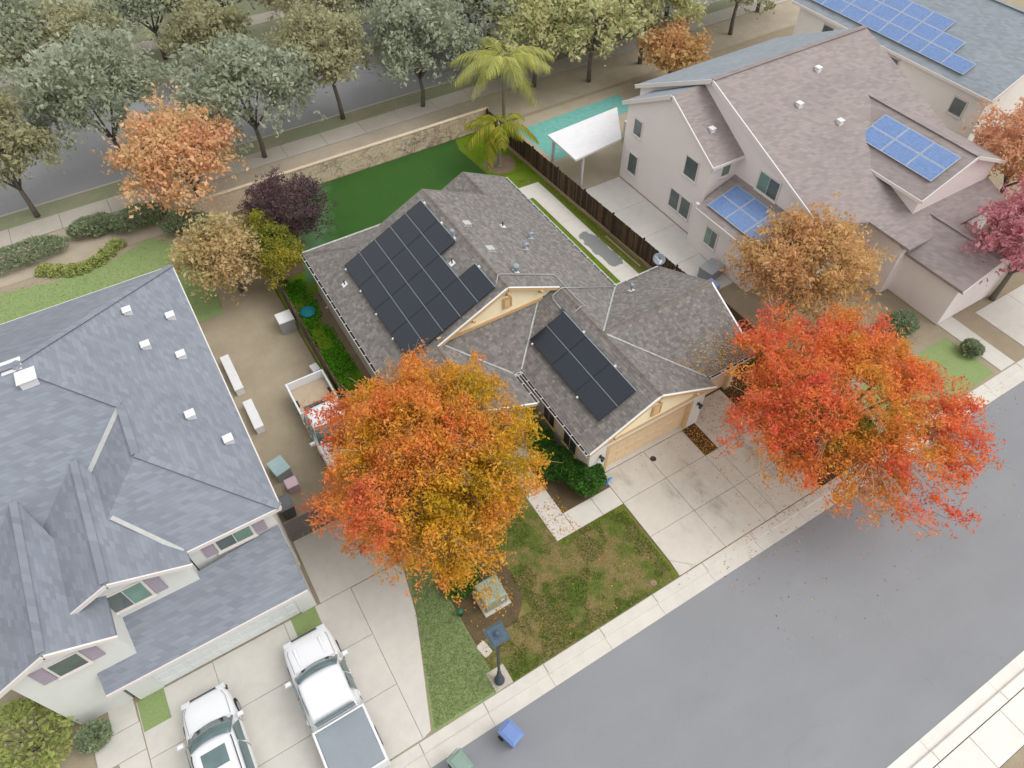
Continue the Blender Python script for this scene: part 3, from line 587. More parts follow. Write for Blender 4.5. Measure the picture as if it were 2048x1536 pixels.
MB().obox(onroof(GL, 14.54, 19.35, .1), (1, 0, s), (0, 1, 0), (-s, 0, 1), .16, .2, .1).build('junction_box', 'black_metal', house)
# downspouts
def downspout(x, y, sx): MB().tube([(x, y, 2.6), (x-sx*.1, y, 2.45), (x-sx*.42, y, 2.2), (x-sx*.42, y, .15), (x-sx*.1, y, .03)], .045, 6).build('downspout', 'white_metal', house)
downspout(5.52, 29.9, -1); downspout(18.93, 21.2, 1); downspout(11.47, 12.9, -1)

# ---------------------------------------------------------------- solar arrays
def solar_array(label, fn, x0, y0, rows, cols, pw, ph, skip):
    """rows climb the slope, columns run along y; panels share two meshes"""
    c = cosl; ax = Vector((c, 0, s*c)); ay = Vector((0, 1, 0)); az = Vector((-s*c, 0, c))
    root = thing('solar_array', label, 'solar panels', (x0, y0, fn(x0, y0)), 0, 'rooftop solar arrays')
    ang = math.atan(s)
    fr = MB(); t = .045
    for a, b, p, q in ((0, ph, 0, .03), (0, ph, pw-.03, pw), (0, .03, .03, pw-.03), (ph-.03, ph, .03, pw-.03)): fr.box(a, b, p, q, 0, t)
    frm = fr.mesh('solar_panel', 'panel_frame'); gm = MB().box(.03, ph-.03, .03, pw-.03, .004, t-.006).mesh('glass', 'pv_black')
    g = .022
    for i in range(rows):
        for j in range(cols):
            if (i, j) in skip: continue
            p = ax*(i*(ph+g))+ay*(j*(pw+.012))+az*.12
            o = put('solar_panel', frm, root, p, (0, -ang, 0)); put('glass', gm, o)
    W = cols*(pw+.012)
    for i in range(rows+1):      # bright rails between the rows
        for j in range(cols):
            if (i, j) in skip and ((i-1, j) in skip or i == rows): continue
            if i == rows and (i-1, j) in skip: continue
            MB().obox(ax*(i*(ph+g)-g/2)+ay*((j+.5)*(pw+.012))+az*.14, ax, ay, az, .026 if 0 < i < rows else .03, pw+.012, .035).build('mounting_rail', 'rail' if i else 'panel_frame', root, world=False)
    cl = MB().box(-.05, .05, -.04, .04, -.11, .03).mesh('mounting_clamp', 'white_metal')
    for i in range(rows+1):
        for j in range(cols):
            if i in (0, rows) and random.random() < .75 and not (i == rows and (i-1, j) in skip):
                put('mounting_clamp', cl, root, ax*(i*(ph+g)+(-.05 if i == 0 else .05))+ay*((j+random.choice((.15, .85)))*(pw+.012))+az*.13, (0, -ang, 0))
    return root
solar_array('large nineteen-panel black solar array with a notch beside the ridge', LF, 7.03, 20.98, 5, 4, 1.925, 1.045, {(4, 1)})
solar_array('small six-panel black solar array on the garage roof', GL, 12.68, 13.5, 2, 3, 1.895, 1.04, set())

# ---------------------------------------------------------------- fences and back wall
def board_fence(label, pts, h, bw, mats, rails_side, kick=None, group=None):
    x0, y0 = pts[0]; root = thing('board_fence', label, 'fence', (x0, y0, 0), 0, group)
    meshes = [MB().add([(-bw/2+.004, -.01, 0), (bw/2-.004, -.01, 0), (bw/2-.004, .01, 0), (-bw/2+.004, .01, 0), (-bw/2+.004, -.01, h-.03), (bw/2-.004, -.01, h-.03), (bw/2-.004, .01, h-.03), (-bw/2+.004, .01, h-.03), (-bw/2+.03, -.01, h), (bw/2-.03, -.01, h), (bw/2-.03, .01, h), (-bw/2+.03, .01, h)],
              [(0, 3, 2, 1), (8, 9, 10, 11), (0, 1, 5, 4), (1, 2, 6, 5), (2, 3, 7, 6), (3, 0, 4, 7), (4, 5, 9, 8), (5, 6, 10, 9), (6, 7, 11, 10), (7, 4, 8, 11)]).mesh('board', m_) for m_ in mats]
    for (ax, ay), (bx, by) in zip(pts, pts[1:]):
        L = math.hypot(bx-ax, by-ay); n = int(L/bw); an = math.atan2(by-ay, bx-ax); ux_, uy_ = (bx-ax)/L, (by-ay)/L; nx, ny = -uy_*rails_side, ux_*rails_side
        for i in range(n):
            t = (i+.5)*bw; put('board', random.choice(meshes), root, (ax+ux_*t-x0+nx*random.uniform(-.006, .006), ay+uy_*t-y0+ny*random.uniform(-.006, .006), .1+random.uniform(-.02, .02)), (0, random.uniform(-.006, .006), an))
        for z in (.4, 1.45): MB().obox((ax+ux_*L/2+nx*.045, ay+uy_*L/2+ny*.045, z), (ux_, uy_, 0), (nx, ny, 0), (0, 0, 1), L, .05, .09).build('rail', mats[0], root)
        k = max(1, int(L/2.4))
        for i in range(k+1): MB().obox((ax+ux_*L*i/k+nx*.1, ay+uy_*L*i/k+ny*.1, (h+.1)/2), (ux_, uy_, 0), (nx, ny, 0), (0, 0, 1), .09, .09, h+.1).build('post', mats[-1], root)
        if kick:
            for i in range(k): MB().obox((ax+ux_*L*(i+.5)/k-nx*.03, ay+uy_*L*(i+.5)/k-ny*.03, .1+.04*(i % 2)), (ux_, uy_, 0), (nx, ny, 0), (0, 0, 1), L/k-.02, .05, .24).build('kickboard', kick, root)
    return root
fw3 = ['fence_wood', 'fence_wood_b', 'fence_wood_c']
board_fence('dark weathered board fence beside the concrete side path', [(22.75, 41.2), (23.1, 32.5), (23.6, 21.0), (23.75, 19.5)], 1.55, .14, fw3, 1, 'kick')
board_fence('weathered board fence beside the weedy side yard', [(3.8, 33.6), (3.8, 26.0), (3.86, 19.2)], 1.65, .14, ['fence_wood', 'fence_grey', 'fence_wood_b'], 1)
bw_ = thing('retaining_wall', 'long tan block wall behind the artificial turf', 'wall', (13, 41.4, 0))
MB().box(1.5, 23.0, 41.36, 41.5, -.1, 1.5).build('wall_core', 'wall_joint', bw_)
V = MB(); zc = 0; row = 0
while zc < 1.45:
    x = 1.5+(.2 if row % 2 else 0)
    while x < 23.0:
        d = random.uniform(0, .012); V.box(x+.006, min(23, x+.394), 41.33-d, 41.36, zc+.006, zc+.194); x += .4
    zc += .2; row += 1
o = V.build('block_facing', 'wall_block', bw_); o['kind'] = 'stuff'
for i in range(18): MB().bbox(1.5+i*1.195+.004, 1.5+(i+1)*1.195-.004, 41.29, 41.54, 1.5, 1.58, .02).build('coping_stone', 'wall_cap', bw_)
# bare creeper stems on the wall
def creeper(x0, x1, n, seed):
    rg = random.Random(seed); mb = MB()
    for i in range(n):
        x = rg.uniform(x0, x1); z = rg.uniform(.0, 1.3); p = [(x, 41.3, z)]; an = rg.uniform(0, 6.28)
        for k in range(rg.randint(3, 8)):
            an += rg.uniform(-.7, .7); x += .16*math.cos(an); z = min(1.48, max(.02, z+.13*math.sin(an))); p.append((x, 41.3-rg.uniform(0, .03), z))
        mb.tube(p, rg.uniform(.004, .009), 3, False)
    return mb
cr = creeper(15.8, 22.6, 150, 3).build('creeper', 'bark_tree'); tag(cr, 'tangle of bare creeper stems on the tan block wall near the palm', 'creeper')
cr = creeper(8.5, 15.0, 60, 5).build('creeper', 'bark_tree'); tag(cr, 'sparse bare creeper stems on the tan block wall near the plum tree', 'creeper')

# ---------------------------------------------------------------- things in the front garden and on the lot
lx, ly = 3.72, 7.2
sl = thing('street_lamp', 'dark grey street lamp with a flat square top at the front kerb', 'street lamp', (lx, ly, .0))
MB().lathe([(.2, .0), (.21, .1), (.19, .18), (.17, .22), (.13, .4), (.1, .52), (.12, .56), (.12, .62), (.075, .7), (.07, .95), (.085, .98), (.085, 1.03), (.055, 1.06)], 16).build('base', 'black_metal', sl, True, False)
MB().lathe([(.055, 1.0), (.048, 4.6), (.07, 4.62), (.07, 4.7), (.04, 4.72), (.04, 4.8)], 12).build('pole', 'black_metal', sl, True, False)
ca, sa = math.cos(.02), math.sin(.02)
hd = MB()
def frus(mb, z0, r0, z1, r1):
    mb.add([(r0*x, r0*y, z0) for x, y in ((-1, -1), (1, -1), (1, 1), (-1, 1))]+[(r1*x, r1*y, z1) for x, y in ((-1, -1), (1, -1), (1, 1), (-1, 1))], [(0, 3, 2, 1), (4, 5, 6, 7)]+[(i, (i+1) % 4, 4+(i+1) % 4, 4+i) for i in range(4)])
frus(hd, 4.78, .14, 5.14, .22); hd.build('lantern_glass', 'lens', sl, world=False)
hd = MB(); frus(hd, 5.14, .34, 5.18, .34); frus(hd, 5.181, .31, 5.22, .27); hd.build('lamp_roof', 'lamp_top', sl, world=False)
hd = MB(); frus(hd, 5.22, .14, 5.25, .13); hd.lathe([(.1, 5.25), (.1, 5.3), (.06, 5.36), (.02, 5.38)], 12); hd.build('finial', 'lamp_top', sl, world=False)
for x, y in ((-1, -1), (1, -1), (1, 1), (-1, 1)): MB().tube([(.14*x, .14*y, 4.78), (.22*x, .22*y, 5.14)], .014, 5).build('lantern_bar', 'black_metal', sl, world=False)
pd = MB().bbox(3.38, 4.16, 6.88, 7.7, -.1, .01, .02).build('lamp_pad', 'pad'); tag(pd, 'concrete pad under the street lamp', 'pad')
tx = thing('transformer_box', 'pale green utility transformer box on the lawn edge', 'utility box', (5.12, 10.25, .05))
tb = MB()
tb.add([(-.5, -.48, 0), (.5, -.48, 0), (.5, .48, 0), (-.5, .48, 0), (-.5, -.48, .72), (.5, -.48, .72), (.5, .48, .84), (-.5, .48, .84), (-.44, -.38, .78), (.44, -.38, .78), (.44, .42, .88), (-.44, .42, .88)],
       [(0, 3, 2, 1), (8, 9, 10, 11)]+[(i, (i+1) % 4, 4+(i+1) % 4, 4+i) for i in range(4)]+[(4+i, 4+(i+1) % 4, 8+(i+1) % 4, 8+i) for i in range(4)])
tb.build('cabinet', 'util_green', tx, world=False)
MB().box(-.47, .47, -.5, -.481, .02, .6).build('cabinet_door', 'util_green', tx, world=False)
MB().box(.2, .36, -.507, -.501, .38, .56).build('label_plate', 'label_white', tx, world=False)
lt = MB()
for k in range(9): lt.box(-.36+k*.055, -.36+k*.055+.035, -.506, -.501, .30, .37)
for k in range(8): lt.box(-.16+k*.055, -.16+k*.055+.032, -.506, -.501, .18, .24)
lt.build('warning_print', 'label_yellow', tx, world=False)
MB().tube([(.0, -.52, .3), (.0, -.55, .3), (.0, -.55, .42), (.0, -.52, .42)], .014, 5).build('handle', 'pipe_grey', tx, world=False)
tp = MB().bbox(4.5, 5.74, 9.62, 10.86, -.1, .05, .02).build('transformer_pad', 'pad'); tag(tp, 'concrete pad under the green transformer box', 'pad')
gp = thing('marker_post', 'short green plastic utility marker in the bare bed', 'marker', (3.68, 10.3, -.02))
MB().lathe([(.11, 0), (.11, .3), (.125, .31), (.125, .38), (.1, .42), (.03, .44)], 12).build('post', 'green_plastic', gp, True, False); MB().lathe([(.126, .32), (.128, .33), (.128, .36), (.126, .37)], 12).build('ring', 'green_plastic', gp, True, False)
def lid(name, label, x, y, rx, ry, rz, mat, h=.02, rnd=.06, cat='cover'):
    pts = []
    for cx, cy, a0 in ((rx-rnd, ry-rnd, 0), (-rx+rnd, ry-rnd, 90), (-rx+rnd, -ry+rnd, 180), (rx-rnd, -ry+rnd, 270)):
        for k in range(4): a = R(a0+k*30); pts.append((cx+rnd*math.cos(a), cy+rnd*math.sin(a)))
    o = thing(name, label, cat, (x, y, -.015), rz)
    MB().prism(pts, 0, h).build('rim', mat, o, world=False); MB().prism([(a*.82, b*.82) for a, b in pts], h, h+.008).build('plate', mat, o, world=False)
    MB().box(-.03, .03, -ry*.5, -ry*.35, h+.008, h+.014).build('lifting_slot', 'drain', o, world=False)
lid('meter_cover', 'pale rectangular meter cover in the grass near the street lamp', 3.82, 8.55, .2, .3, .2, 'cover')
lid('meter_cover', 'small round brown cover in the front lawn near the driveway', 11.34, 7.22, .14, .14, 0, 'cover_brown', rnd=.135)
lid('drain_cover', 'dark round drain cover in the driveway slab', 15.24, 12.15, .15, .15, 0, 'drain', .018, .145)
bp = thing('newspaper_bag', 'bright blue plastic bag at the foot of the green shrub', 'bag', (12.68, 12.25, .0), .5)
MB().tube([(-.2, 0, .05), (-.1, .02, .07), (.05, .0, .075), (.16, -.02, .06), (.24, -.05, .03)], [.03, .055, .06, .05, .012], 8).build('bag', 'blue_plastic', bp, True, False); MB().tube([(-.2, 0, .05), (-.26, .03, .04), (-.3, .0, .06)], [.012, .03, .02], 6).build('knot', 'blue_plastic', bp, True, False)
td = thing('sandbox_lid', 'round turquoise plastic lid lying in the side-yard weeds', 'lid', (4.62, 30.1, .05))
MB().lathe([(.44, .0), (.46, .06), (.43, .1), (.3, .15), (.12, .17), (.01, .18)], 22).build('dome', 'teal_plastic', td, True, False)
for k in range(9):
    a = k*.7; r_ = .12+.2*(k % 3)/2; MB().lathe([(.06, 0), (.055, .025), (.02, .035)], 8, (r_*math.cos(a), r_*math.sin(a), .14-.15*(r_-.1))).build('embossed_bump', 'teal_plastic', td, True, False)
bk = MB().obox((23.05, 25.0, .05), (-.03, 1, 0), (1, 0, 0), (0, 0, 1), 3.4, .1, .1).build('timber', 'kick'); tag(bk, 'long pale timber lying at the fence foot by the side path', 'timber')
# satellite dish on the side wing
dish = thing('satellite_dish', 'grey satellite dish on the rear eave of the side wing', 'satellite dish', (21.62, 20.4, 2.79))
MB().tube([(0, 0, 0), (0, .02, .3), (0, .08, .46)], .03, 8).build('mast', 'pipe_grey', dish, True, False)
dr = Vector((-.45, -.75, .55)).normalized(); e1 = dr.orthogonal().normalized(); e2 = dr.cross(e1); c0 = Vector((.02, .14, .6)); dm_ = MB(); n = 18
for rr, dd in ((0, -.07), (.13, -.055), (.25, -.02), (.32, .015)): dm_.v += [c0+dr*dd+(e1*math.cos(2*math.pi*j/n)+e2*math.sin(2*math.pi*j/n)*1.12)*max(rr, .001) for j in range(n)]
for i in range(3): dm_.f += [(i*n+j, i*n+(j+1) % n, (i+1)*n+(j+1) % n, (i+1)*n+j) for j in range(n)]
dob = dm_.build('reflector', 'pipe_grey', dish, True, False); dob.modifiers.new('solid', 'SOLIDIFY').thickness = .012
MB().tube([c0-e2*.3, c0-e2*.2+dr*.25, c0-Vector((0, 0, .12))+dr*.42], .016, 6).build('feed_arm', 'white_metal', dish, True, False)
MB().obox(c0-Vector((0, 0, .1))+dr*.44, dr, e1, e2, .14, .2, .08).build('feed_head', 'white_metal', dish, world=False)

# ---------------------------------------------------------------- plants
def tree_skeleton(base, h0, C_, RAD, nlimb, natt, rg, r0, inner=.5):
    C_ = np.array(C_, float); RAD = np.array(RAD, float); base = np.array(base, float)
    limbs = []; fork = np.array([base[0]+(C_[0]-base[0])*.3, base[1]+(C_[1]-base[1])*.3, h0])
    mbt = MB(); mbt.tube([base-np.array([0, 0, .1]), base+(fork-base)*.5+rg.normal(size=3)*.05, fork], [r0*1.25, r0, r0*.85], 8)
    nodes = []
    for i in range(nlimb):
        a = 2*math.pi*(i+rg.uniform(-.3, .3))/nlimb; el = rg.uniform(.1, .95); d = np.array([math.cos(a)*math.cos(el), math.sin(a)*math.cos(el), math.sin(el)])
        tip = C_+d*RAD*rg.uniform(.55, .8); mid = fork+(tip-fork)*.5+np.array([0, 0, .35])*rg.uniform(.2, 1.3)+rg.normal(size=3)*.25
        pts = [fork+0*tip]+[(1-t)**2*fork+2*t*(1-t)*mid+t*t*tip for t in (.2, .4, .6, .8, 1)]
        mbt.tube(pts, [r0*.6, r0*.5, r0*.4, r0*.3, r0*.2, r0*.08], 6); nodes += pts[2:]
    nodes = np.array(nodes); d = rg.normal(size=(natt, 3)); d[:, 2] = np.abs(d[:, 2])*1.0-.35*(rg.random(natt)); d /= np.linalg.norm(d, axis=1)[:, None]
    rad = (inner+(1-inner)*rg.random(natt)**.6)*np.where(rg.random(natt) < .1, 1.14, 1); lump = .74+.5*vnoise(d*1.0, 2.1, int(rg.integers(1e6)))
    A = C_+d*RAD*(rad*lump)[:, None]; lump = None
    mbw = MB(); P0 = []
    for p in A:
        q = nodes[np.argmin(((nodes-p)**2).sum(1)+.6*(nodes[:, 2] > p[2]+.3))]; mid = (p+q)/2+np.array([0, 0, .15])+rg.normal(size=3)*.12
        pts = [q, q*.25+mid*.5+p*.25, p]; rr = r0*.12
        mbw.tube(pts, [rr, rr*.7, .006], 4, False); P0.append(q)
    return mbt, mbw, A, np.array(P0), rad
def make_tree(name, label, cat, base, h0, C_, RAD, seed, cols, nlimb=7, natt=240, per=200, leaf=.13, spread=.42, r0=.16, inner=.5, bark='bark_tree', twig='twig', group=None, tone=None, whips=0, aspect=.42, mat='leaf'):
    rg = np.random.default_rng(seed)
    mbt, mbw, A, Q, rad = tree_skeleton(base, h0, C_, RAD, nlimb, natt, rg, r0, inner)
    for i in range(whips):     # bare whippy shoots that stand out of the crown
        p = A[rg.integers(len(A))]; d = (p-np.array(C_))/np.array(RAD); d /= np.linalg.norm(d)+1e-6; d = d*np.array([1, 1, .6])+np.array([0, 0, .25])+rg.normal(size=3)*.2; L = rg.uniform(.5, 1.3)
        mbw.tube([p-d*L*.5, p+d*L*.2+rg.normal(size=3)*.06, p+d*L*.8+rg.normal(size=3)*.1], [.017, .013, .005], 3, False)
    root = thing(name, label, cat, tuple(base), 0, group)
    tr = mbt.build('trunk', bark, root, True); mbw.build('branches', twig, tr)['kind'] = 'stuff'
    # leaves in flat drooping sprays along each bough, about eight to a twig end
    n = natt*per; ns = n//8; si = rg.integers(ns, size=n); spray = rg.integers(natt, size=ns)
    U = A-Q; U[:, 2] *= .4; U /= np.linalg.norm(U, axis=1)[:, None]+1e-6; Vd = np.stack([-U[:, 1], U[:, 0], np.zeros(natt)], 1); Vd /= np.linalg.norm(Vd, axis=1)[:, None]+1e-6; Wd = np.cross(U, Vd)
    sz = spread*(.55+.9*rg.random(natt))[spray]; a1 = rg.triangular(-2.6, .2, 1.7, ns); a2 = rg.triangular(-1.5, 0, 1.5, ns)*(1-.18*np.abs(a1)); a3 = rg.normal(size=ns)*.34
    spos = A[spray]+U[spray]*(a1*sz)[:, None]+Vd[spray]*(a2*sz)[:, None]+Wd[spray]*(a3*sz)[:, None]; spos[:, 2] -= .16*sz*(np.maximum(a1, 0)**2+a2**2)
    P = spos[si]+rg.normal(size=(n, 3))*leaf*.8
    keep = P[:, 2] > .15; P = P[keep]; si = si[keep]; n = len(P)
    c = pal(cols); q = ((P-np.array(C_))/np.array(RAD)); rr = np.linalg.norm(q, axis=1)
    k = tone(P, q, rr, rg) if tone else vnoise(P, .6, seed+1)*.55+vnoise(P, 2.2, seed+2)*.3+rg.random(ns)[si]*.25+rg.random(n)*.15-.1
    k = np.clip(k, 0, .999)*(len(c)-1); i0 = k.astype(int); fr = (k-i0)[:, None]; col = c[i0]*(1-fr)+c[np.minimum(i0+1, len(c)-1)]*fr
    col = col*(.8+.4*rg.random(n))[:, None]
    off = np.array(base)
    Vq = leafquads(P, leaf, rg, aspect, .3)-off
    put('crown', npmesh('crown', Vq, 4, col, mat), root)
    return root
ORANGE = [(176, 152, 40), (204, 170, 46), (220, 172, 58), (228, 164, 76), (232, 150, 82), (228, 130, 84), (216, 112, 92)]
def orange_tone(P, q, rr, rg): return .6*vnoise(P, .5, 11)+.4*vnoise(P, 1.7, 12)+.55*(rr-.75)+.14*rg.random(len(P))+.2*np.clip(-q[:, 0], -1, 1)+.12*np.clip(q[:, 1], -1, 1)-.16
make_tree('pistache_tree', 'big orange and gold autumn tree over the front path', 'tree', (4.9, 13.6, 0), 2.1, (4.9, 14.9, 4.2), (4.15, 4.75, 3.2), 21, ORANGE, 11, 560, 215, .12, .42, .17, .4, tone=orange_tone, whips=170, group='autumn trees in the front gardens')
RED = [(158, 150, 52), (190, 162, 58), (218, 164, 66), (230, 154, 78), (234, 142, 84), (232, 126, 86), (226, 112, 90)]
def red_tone(P, q, rr, rg): return .7*vnoise(P, .6, 31)+.5*vnoise(P, 1.8, 32)+.45*(rr-.7)+.16*rg.random(len(P))-.16
make_tree('pistache_tree', 'red and orange autumn tree overhanging the driveway end', 'tree', (22.3, 8.6, 0), 2.0, (21.5, 8.2, 4.1), (5.0, 4.8, 3.0), 22, RED, 11, 480, 200, .12, .42, .16, .42, tone=red_tone, whips=140, group='autumn trees in the front gardens')
PLUM = [(72, 56, 60), (92, 72, 76), (112, 90, 94), (136, 110, 112)]
make_tree('plum_tree', 'dark purple-leaved plum tree at the back wall corner', 'tree', (6.2, 36.4, 0), 1.0, (6.15, 35.9, 2.5), (2.3, 2.7, 1.8), 23, PLUM, 7, 190, 160, .11, .36, .1, .35, bark='bark_dark', twig='bark_dark')
YEL = [(104, 122, 48), (128, 140, 54), (150, 152, 60), (180, 168, 68), (204, 166, 80)]
make_tree('fruit_tree', 'yellow-green bushy tree between side yard and plum tree', 'tree', (4.5, 33.2, 0), .6, (4.35, 33.6, 2.2), (1.6, 2.4, 1.7), 24, YEL, 6, 140, 190, .11, .34, .08, .35)
# shrubs by the garage wall
SH = [(64, 106, 44), (84, 132, 56), (104, 156, 68), (134, 180, 92)]
def shrub(label, x, y, rx, ry, h, seed, cols=SH, n=6000, leaf=.09, group=None, name='shrub'):
    rg = np.random.default_rng(seed); root = thing(name, label, 'shrub', (x, y, 0), 0, group)
    d = rg.normal(size=(n, 3)); d /= np.linalg.norm(d, axis=1)[:, None]; d[:, 2] = np.abs(d[:, 2])**.8*np.where(rg.random(n) < .8, 1, -.6)
    lump = .8+.4*vnoise(d, 2.6, seed); r_ = (.78+.24*rg.random(n)**.5)*lump; P = d*np.array([rx, ry, h*.55])*r_[:, None]+np.array([0, 0, h*.48]); P[:, 2] = np.abs(P[:, 2])
    c = pal(cols); k = np.clip(.5*vnoise(P+50, 2, seed+1)+.5*rg.random(n), 0, .999)*(len(c)-1); col = c[k.astype(int)]*(.8+.4*rg.random(n))[:, None]
    Vq = leafquads(P, leaf, rg, .55, .6, d*.8+np.array([0, 0, .3])); put('foliage', npmesh('foliage', Vq, 4, col, 'leaf'), root)
    mb = MB()
    for i in range(7): a = i*.9; mb.tube([(0, 0, 0), (rx*.3*math.cos(a), ry*.3*math.sin(a), h*.4), (rx*.65*math.cos(a), ry*.65*math.sin(a), h*.7)], [.03, .02, .008], 5, False)
    mb.build('stems', 'bark_dark', root, False, False)
    return root
shrub('rounded dark green shrub at the garage corner', 11.6, 12.7, .9, .85, 1.3, 41, n=9000)
shrub('dark green shrub against the garage side wall, second from its corner', 10.95, 14.0, .8, .95, 1.15, 42, n=8000)
shrub('dark green shrub against the garage side wall, third from its corner', 11.0, 15.6, .6, .9, 1.0, 43, n=6000)
shrub('dark ivy-like shrub behind the transformer box', 4.35, 11.35, .8, .6, .75, 44, n=3500)
for i, (x, y) in enumerate(((23.4, 14.6), (22.6, 12.3), (24.6, 11.3), (22.4, 8.3), (24.6, 8.0))): shrub(['low green shrub beside the side wing wall', 'low green shrub at the driveway edge under the red tree', 'low green shrub behind the trunk of the red tree', 'low green shrub near the front kerb, driveway side', 'low green shrub near the front kerb, far side of the red tree'][i], x, y, .8, .8, .9, 50+i, n=3000)
# palm
def frond_mesh(L, seed, cols, droop=1.0):
    rg = np.random.default_rng(seed); n = 46; Vs = []; Cs = []; c = pal(cols); pts = []
    for i in range(13):
        t = i/12; pts.append(np.array([L*(t*.75+.25*math.sin(t*1.3)), 0, L*(.62*t-1.05*droop*t*t)]))
    pts = np.array(pts)
    for i in range(n):
        t = .14+.86*i/n; k = t*12; a = min(int(k), 11); p = pts[a]+(pts[a+1]-pts[a])*(k-a); T = pts[a+1]-pts[a]; T /= np.linalg.norm(T)
        for sgn in (-1, 1):
            ll = L*.34*math.sin(math.pi*(.15+.8*t))**.7*rg.uniform(.85, 1.1); d = T*.55+np.array([0, sgn*.75, -.35-.25*rg.random()]); d /= np.linalg.norm(d)
            wv = np.cross(d, [0, 0, 1.]); wv = wv/np.linalg.norm(wv)*.022; e = p+d*ll*.6+np.array([0, 0, .03]); tip = p+d*ll+np.array([0, 0, -.28*ll])
            Vs.append([p-wv*.6, e-wv, e+wv, p+wv*.6]); Vs.append([e-wv, tip-wv*.15, tip+wv*.15, e+wv]); q = c[int(rg.integers(len(c)))]*rg.uniform(.8, 1.2); Cs += [q, q]
    side = np.array([0, .018, 0])
    for a in range(12):
        for sg in (1,): Vs.append([pts[a]-side, pts[a+1]-side*.9, pts[a+1]+side*.9, pts[a]+side]); Cs.append(c[0]*1.1)
    return npmesh('frond', np.array(Vs), 4, np.array(Cs), 'leaf')
def palm(label, x, y, h, nf, L, cols, seed, lean=(0, 0), angs=None, trunk='palm_trunk'):
    rg = random.Random(seed); root = thing('palm_tree', label, 'palm', (x, y, 0))
    prof = [(.2, -.05), (.17, .1)]; z = .1; i = 0
    while z < h: prof += [(.135-.02*z/h+(.012 if i % 2 else 0), z)]; z += .09; i += 1
    prof += [(.1, h), (.13, h+.08), (.08, h+.5), (.03, h+.6)]
    MB().lathe(prof, 10).build('trunk', trunk, root, True, False)
    ms = [frond_mesh(L, seed+k, cols, d) for k, d in enumerate((.75, .95, 1.2))]
    for i in range(nf):
        a = angs[i] if angs else 2*math.pi*i/nf+rg.uniform(-.2, .2); sc_ = rg.uniform(.85, 1.1)
        put('frond', ms[i % 3], root, (0, 0, h+.3), (rg.uniform(-.15, .15), rg.uniform(-.35, .25), a), (sc_,)*3)
    return root
PALM = [(132, 138, 40), (160, 158, 46), (182, 172, 56), (112, 128, 44)]
palm('queen palm with yellowing fronds in the back corner', 21.2, 36.75, 2.75, 9, 2.35, PALM, 60, angs=[R(a) for a in (150, 185, 215, 245, 285, 330, 15, 60, 105)])
palm('taller yellow-green palm behind the corner of the back wall', 24.6, 41.8, 4.2, 14, 3.5, [(186, 190, 106), (200, 200, 114), (178, 184, 118), (206, 200, 106)], 64)
# loose leaves and grasses
def scatter(name, label, cat, P, size, cols, seed, z=.012, tilt=.25, mat='leaf_matte', aspect=.5, upright=False):
    rg = np.random.default_rng(seed); n = len(P); c = pal(cols); col = c[rg.integers(len(c), size=n)]*(.8+.4*rg.random(n))[:, None]
    if upright:
        d = np.stack([rg.normal(size=n)*.6, rg.normal(size=n)*.6, np.ones(n)], 1); L = (size*(.5+rg.random(n)))[:, None]; d = d/np.linalg.norm(d, axis=1)[:, None]; a = rg.random(n)*6.28; sdv = np.stack([np.cos(a), np.sin(a), np.zeros(n)], 1)*L*aspect
        Vq = np.stack([P-sdv*.5, P+sdv*.5, P+d*L], 1); me = npmesh(name, Vq, 3, col, mat)
    else:
        a = rg.random(n)*6.28; d = np.stack([np.cos(a), np.sin(a), rg.normal(size=n)*tilt], 1); Vq = np.empty((n, 4, 3)); L = (size*(.6+.7*rg.random(n)))[:, None]
        sdv = np.stack([-np.sin(a), np.cos(a), rg.normal(size=n)*tilt], 1)*aspect; Pz = P+np.array([0, 0, z])
        Vq[:, 0] = Pz-d*L/2; Vq[:, 1] = Pz+sdv*L/2; Vq[:, 2] = Pz+d*L/2; Vq[:, 3] = Pz-sdv*L/2; me = npmesh(name, Vq, 4, col, mat)
    return tag(put(name, me), label, cat, None, 'stuff')
def area(n, x0, x1, y0, y1, z, rg, wfun=None):
    P = np.stack([rg.uniform(x0, x1, n), rg.uniform(y0, y1, n), np.full(n, z)], 1)
    return P if wfun is None else P[rg.random(n) < wfun(P)]
LEAFC = [(220, 186, 60), (214, 174, 44), (204, 150, 40), (190, 104, 52), (178, 70, 56), (150, 96, 60), (222, 190, 70)]
P = np.concatenate([area(1700, 12.6, 20.8, 6.9, 12.7, .0, rng, lambda p: np.clip((p[:, 0]-13.2)/7.5, .02, 1)**1.6), area(260, 17.5, 18.3, 11, 12.7, -.01, rng), area(320, 12, 21, 6.45, 6.86, .015, rng, lambda p: np.clip((p[:, 0]-13)/7, .05, 1)), area(1500, 20.9, 25, 6.9, 14, -.005, rng), area(300, 18.4, 20.8, 11, 13.5, .0, rng)])
scatter('fallen_leaves', 'yellow and red fallen leaves scattered over the driveway', 'leaves', P, .07, LEAFC, 71)
P = area(1500, 17.2, 21.7, 13.3, 16.2, 0, rng, lambda p: np.clip(1.15-(p[:, 1]-13.3)/1.6, .02, 1)*np.clip((p[:, 0]-16.6)/3, 0, 1)); P = P[P[:, 0] > 18.9-(P[:, 1]-13.28)]; P[:, 2] = WF(0, P[:, 1])+.035
scatter('fallen_leaves', 'yellow leaves lying on the front slope of the side wing', 'leaves', P, .09, [(222, 176, 40), (214, 160, 36), (226, 188, 70), (200, 120, 50)], 72)
P = np.concatenate([area(90, 3.7, 6.2, 8.9, 11.6, -.015, rng), area(70, 6, 12.2, 7, 10.8, -.0, rng), area(160, 8.9, 10.2, 11, 13, .005, rng)])
scatter('fallen_leaves', 'few yellow leaves on the bare bed, lawn and front path', 'leaves', P, .085, [(214, 174, 44), (204, 150, 40), (190, 104, 52)], 73)
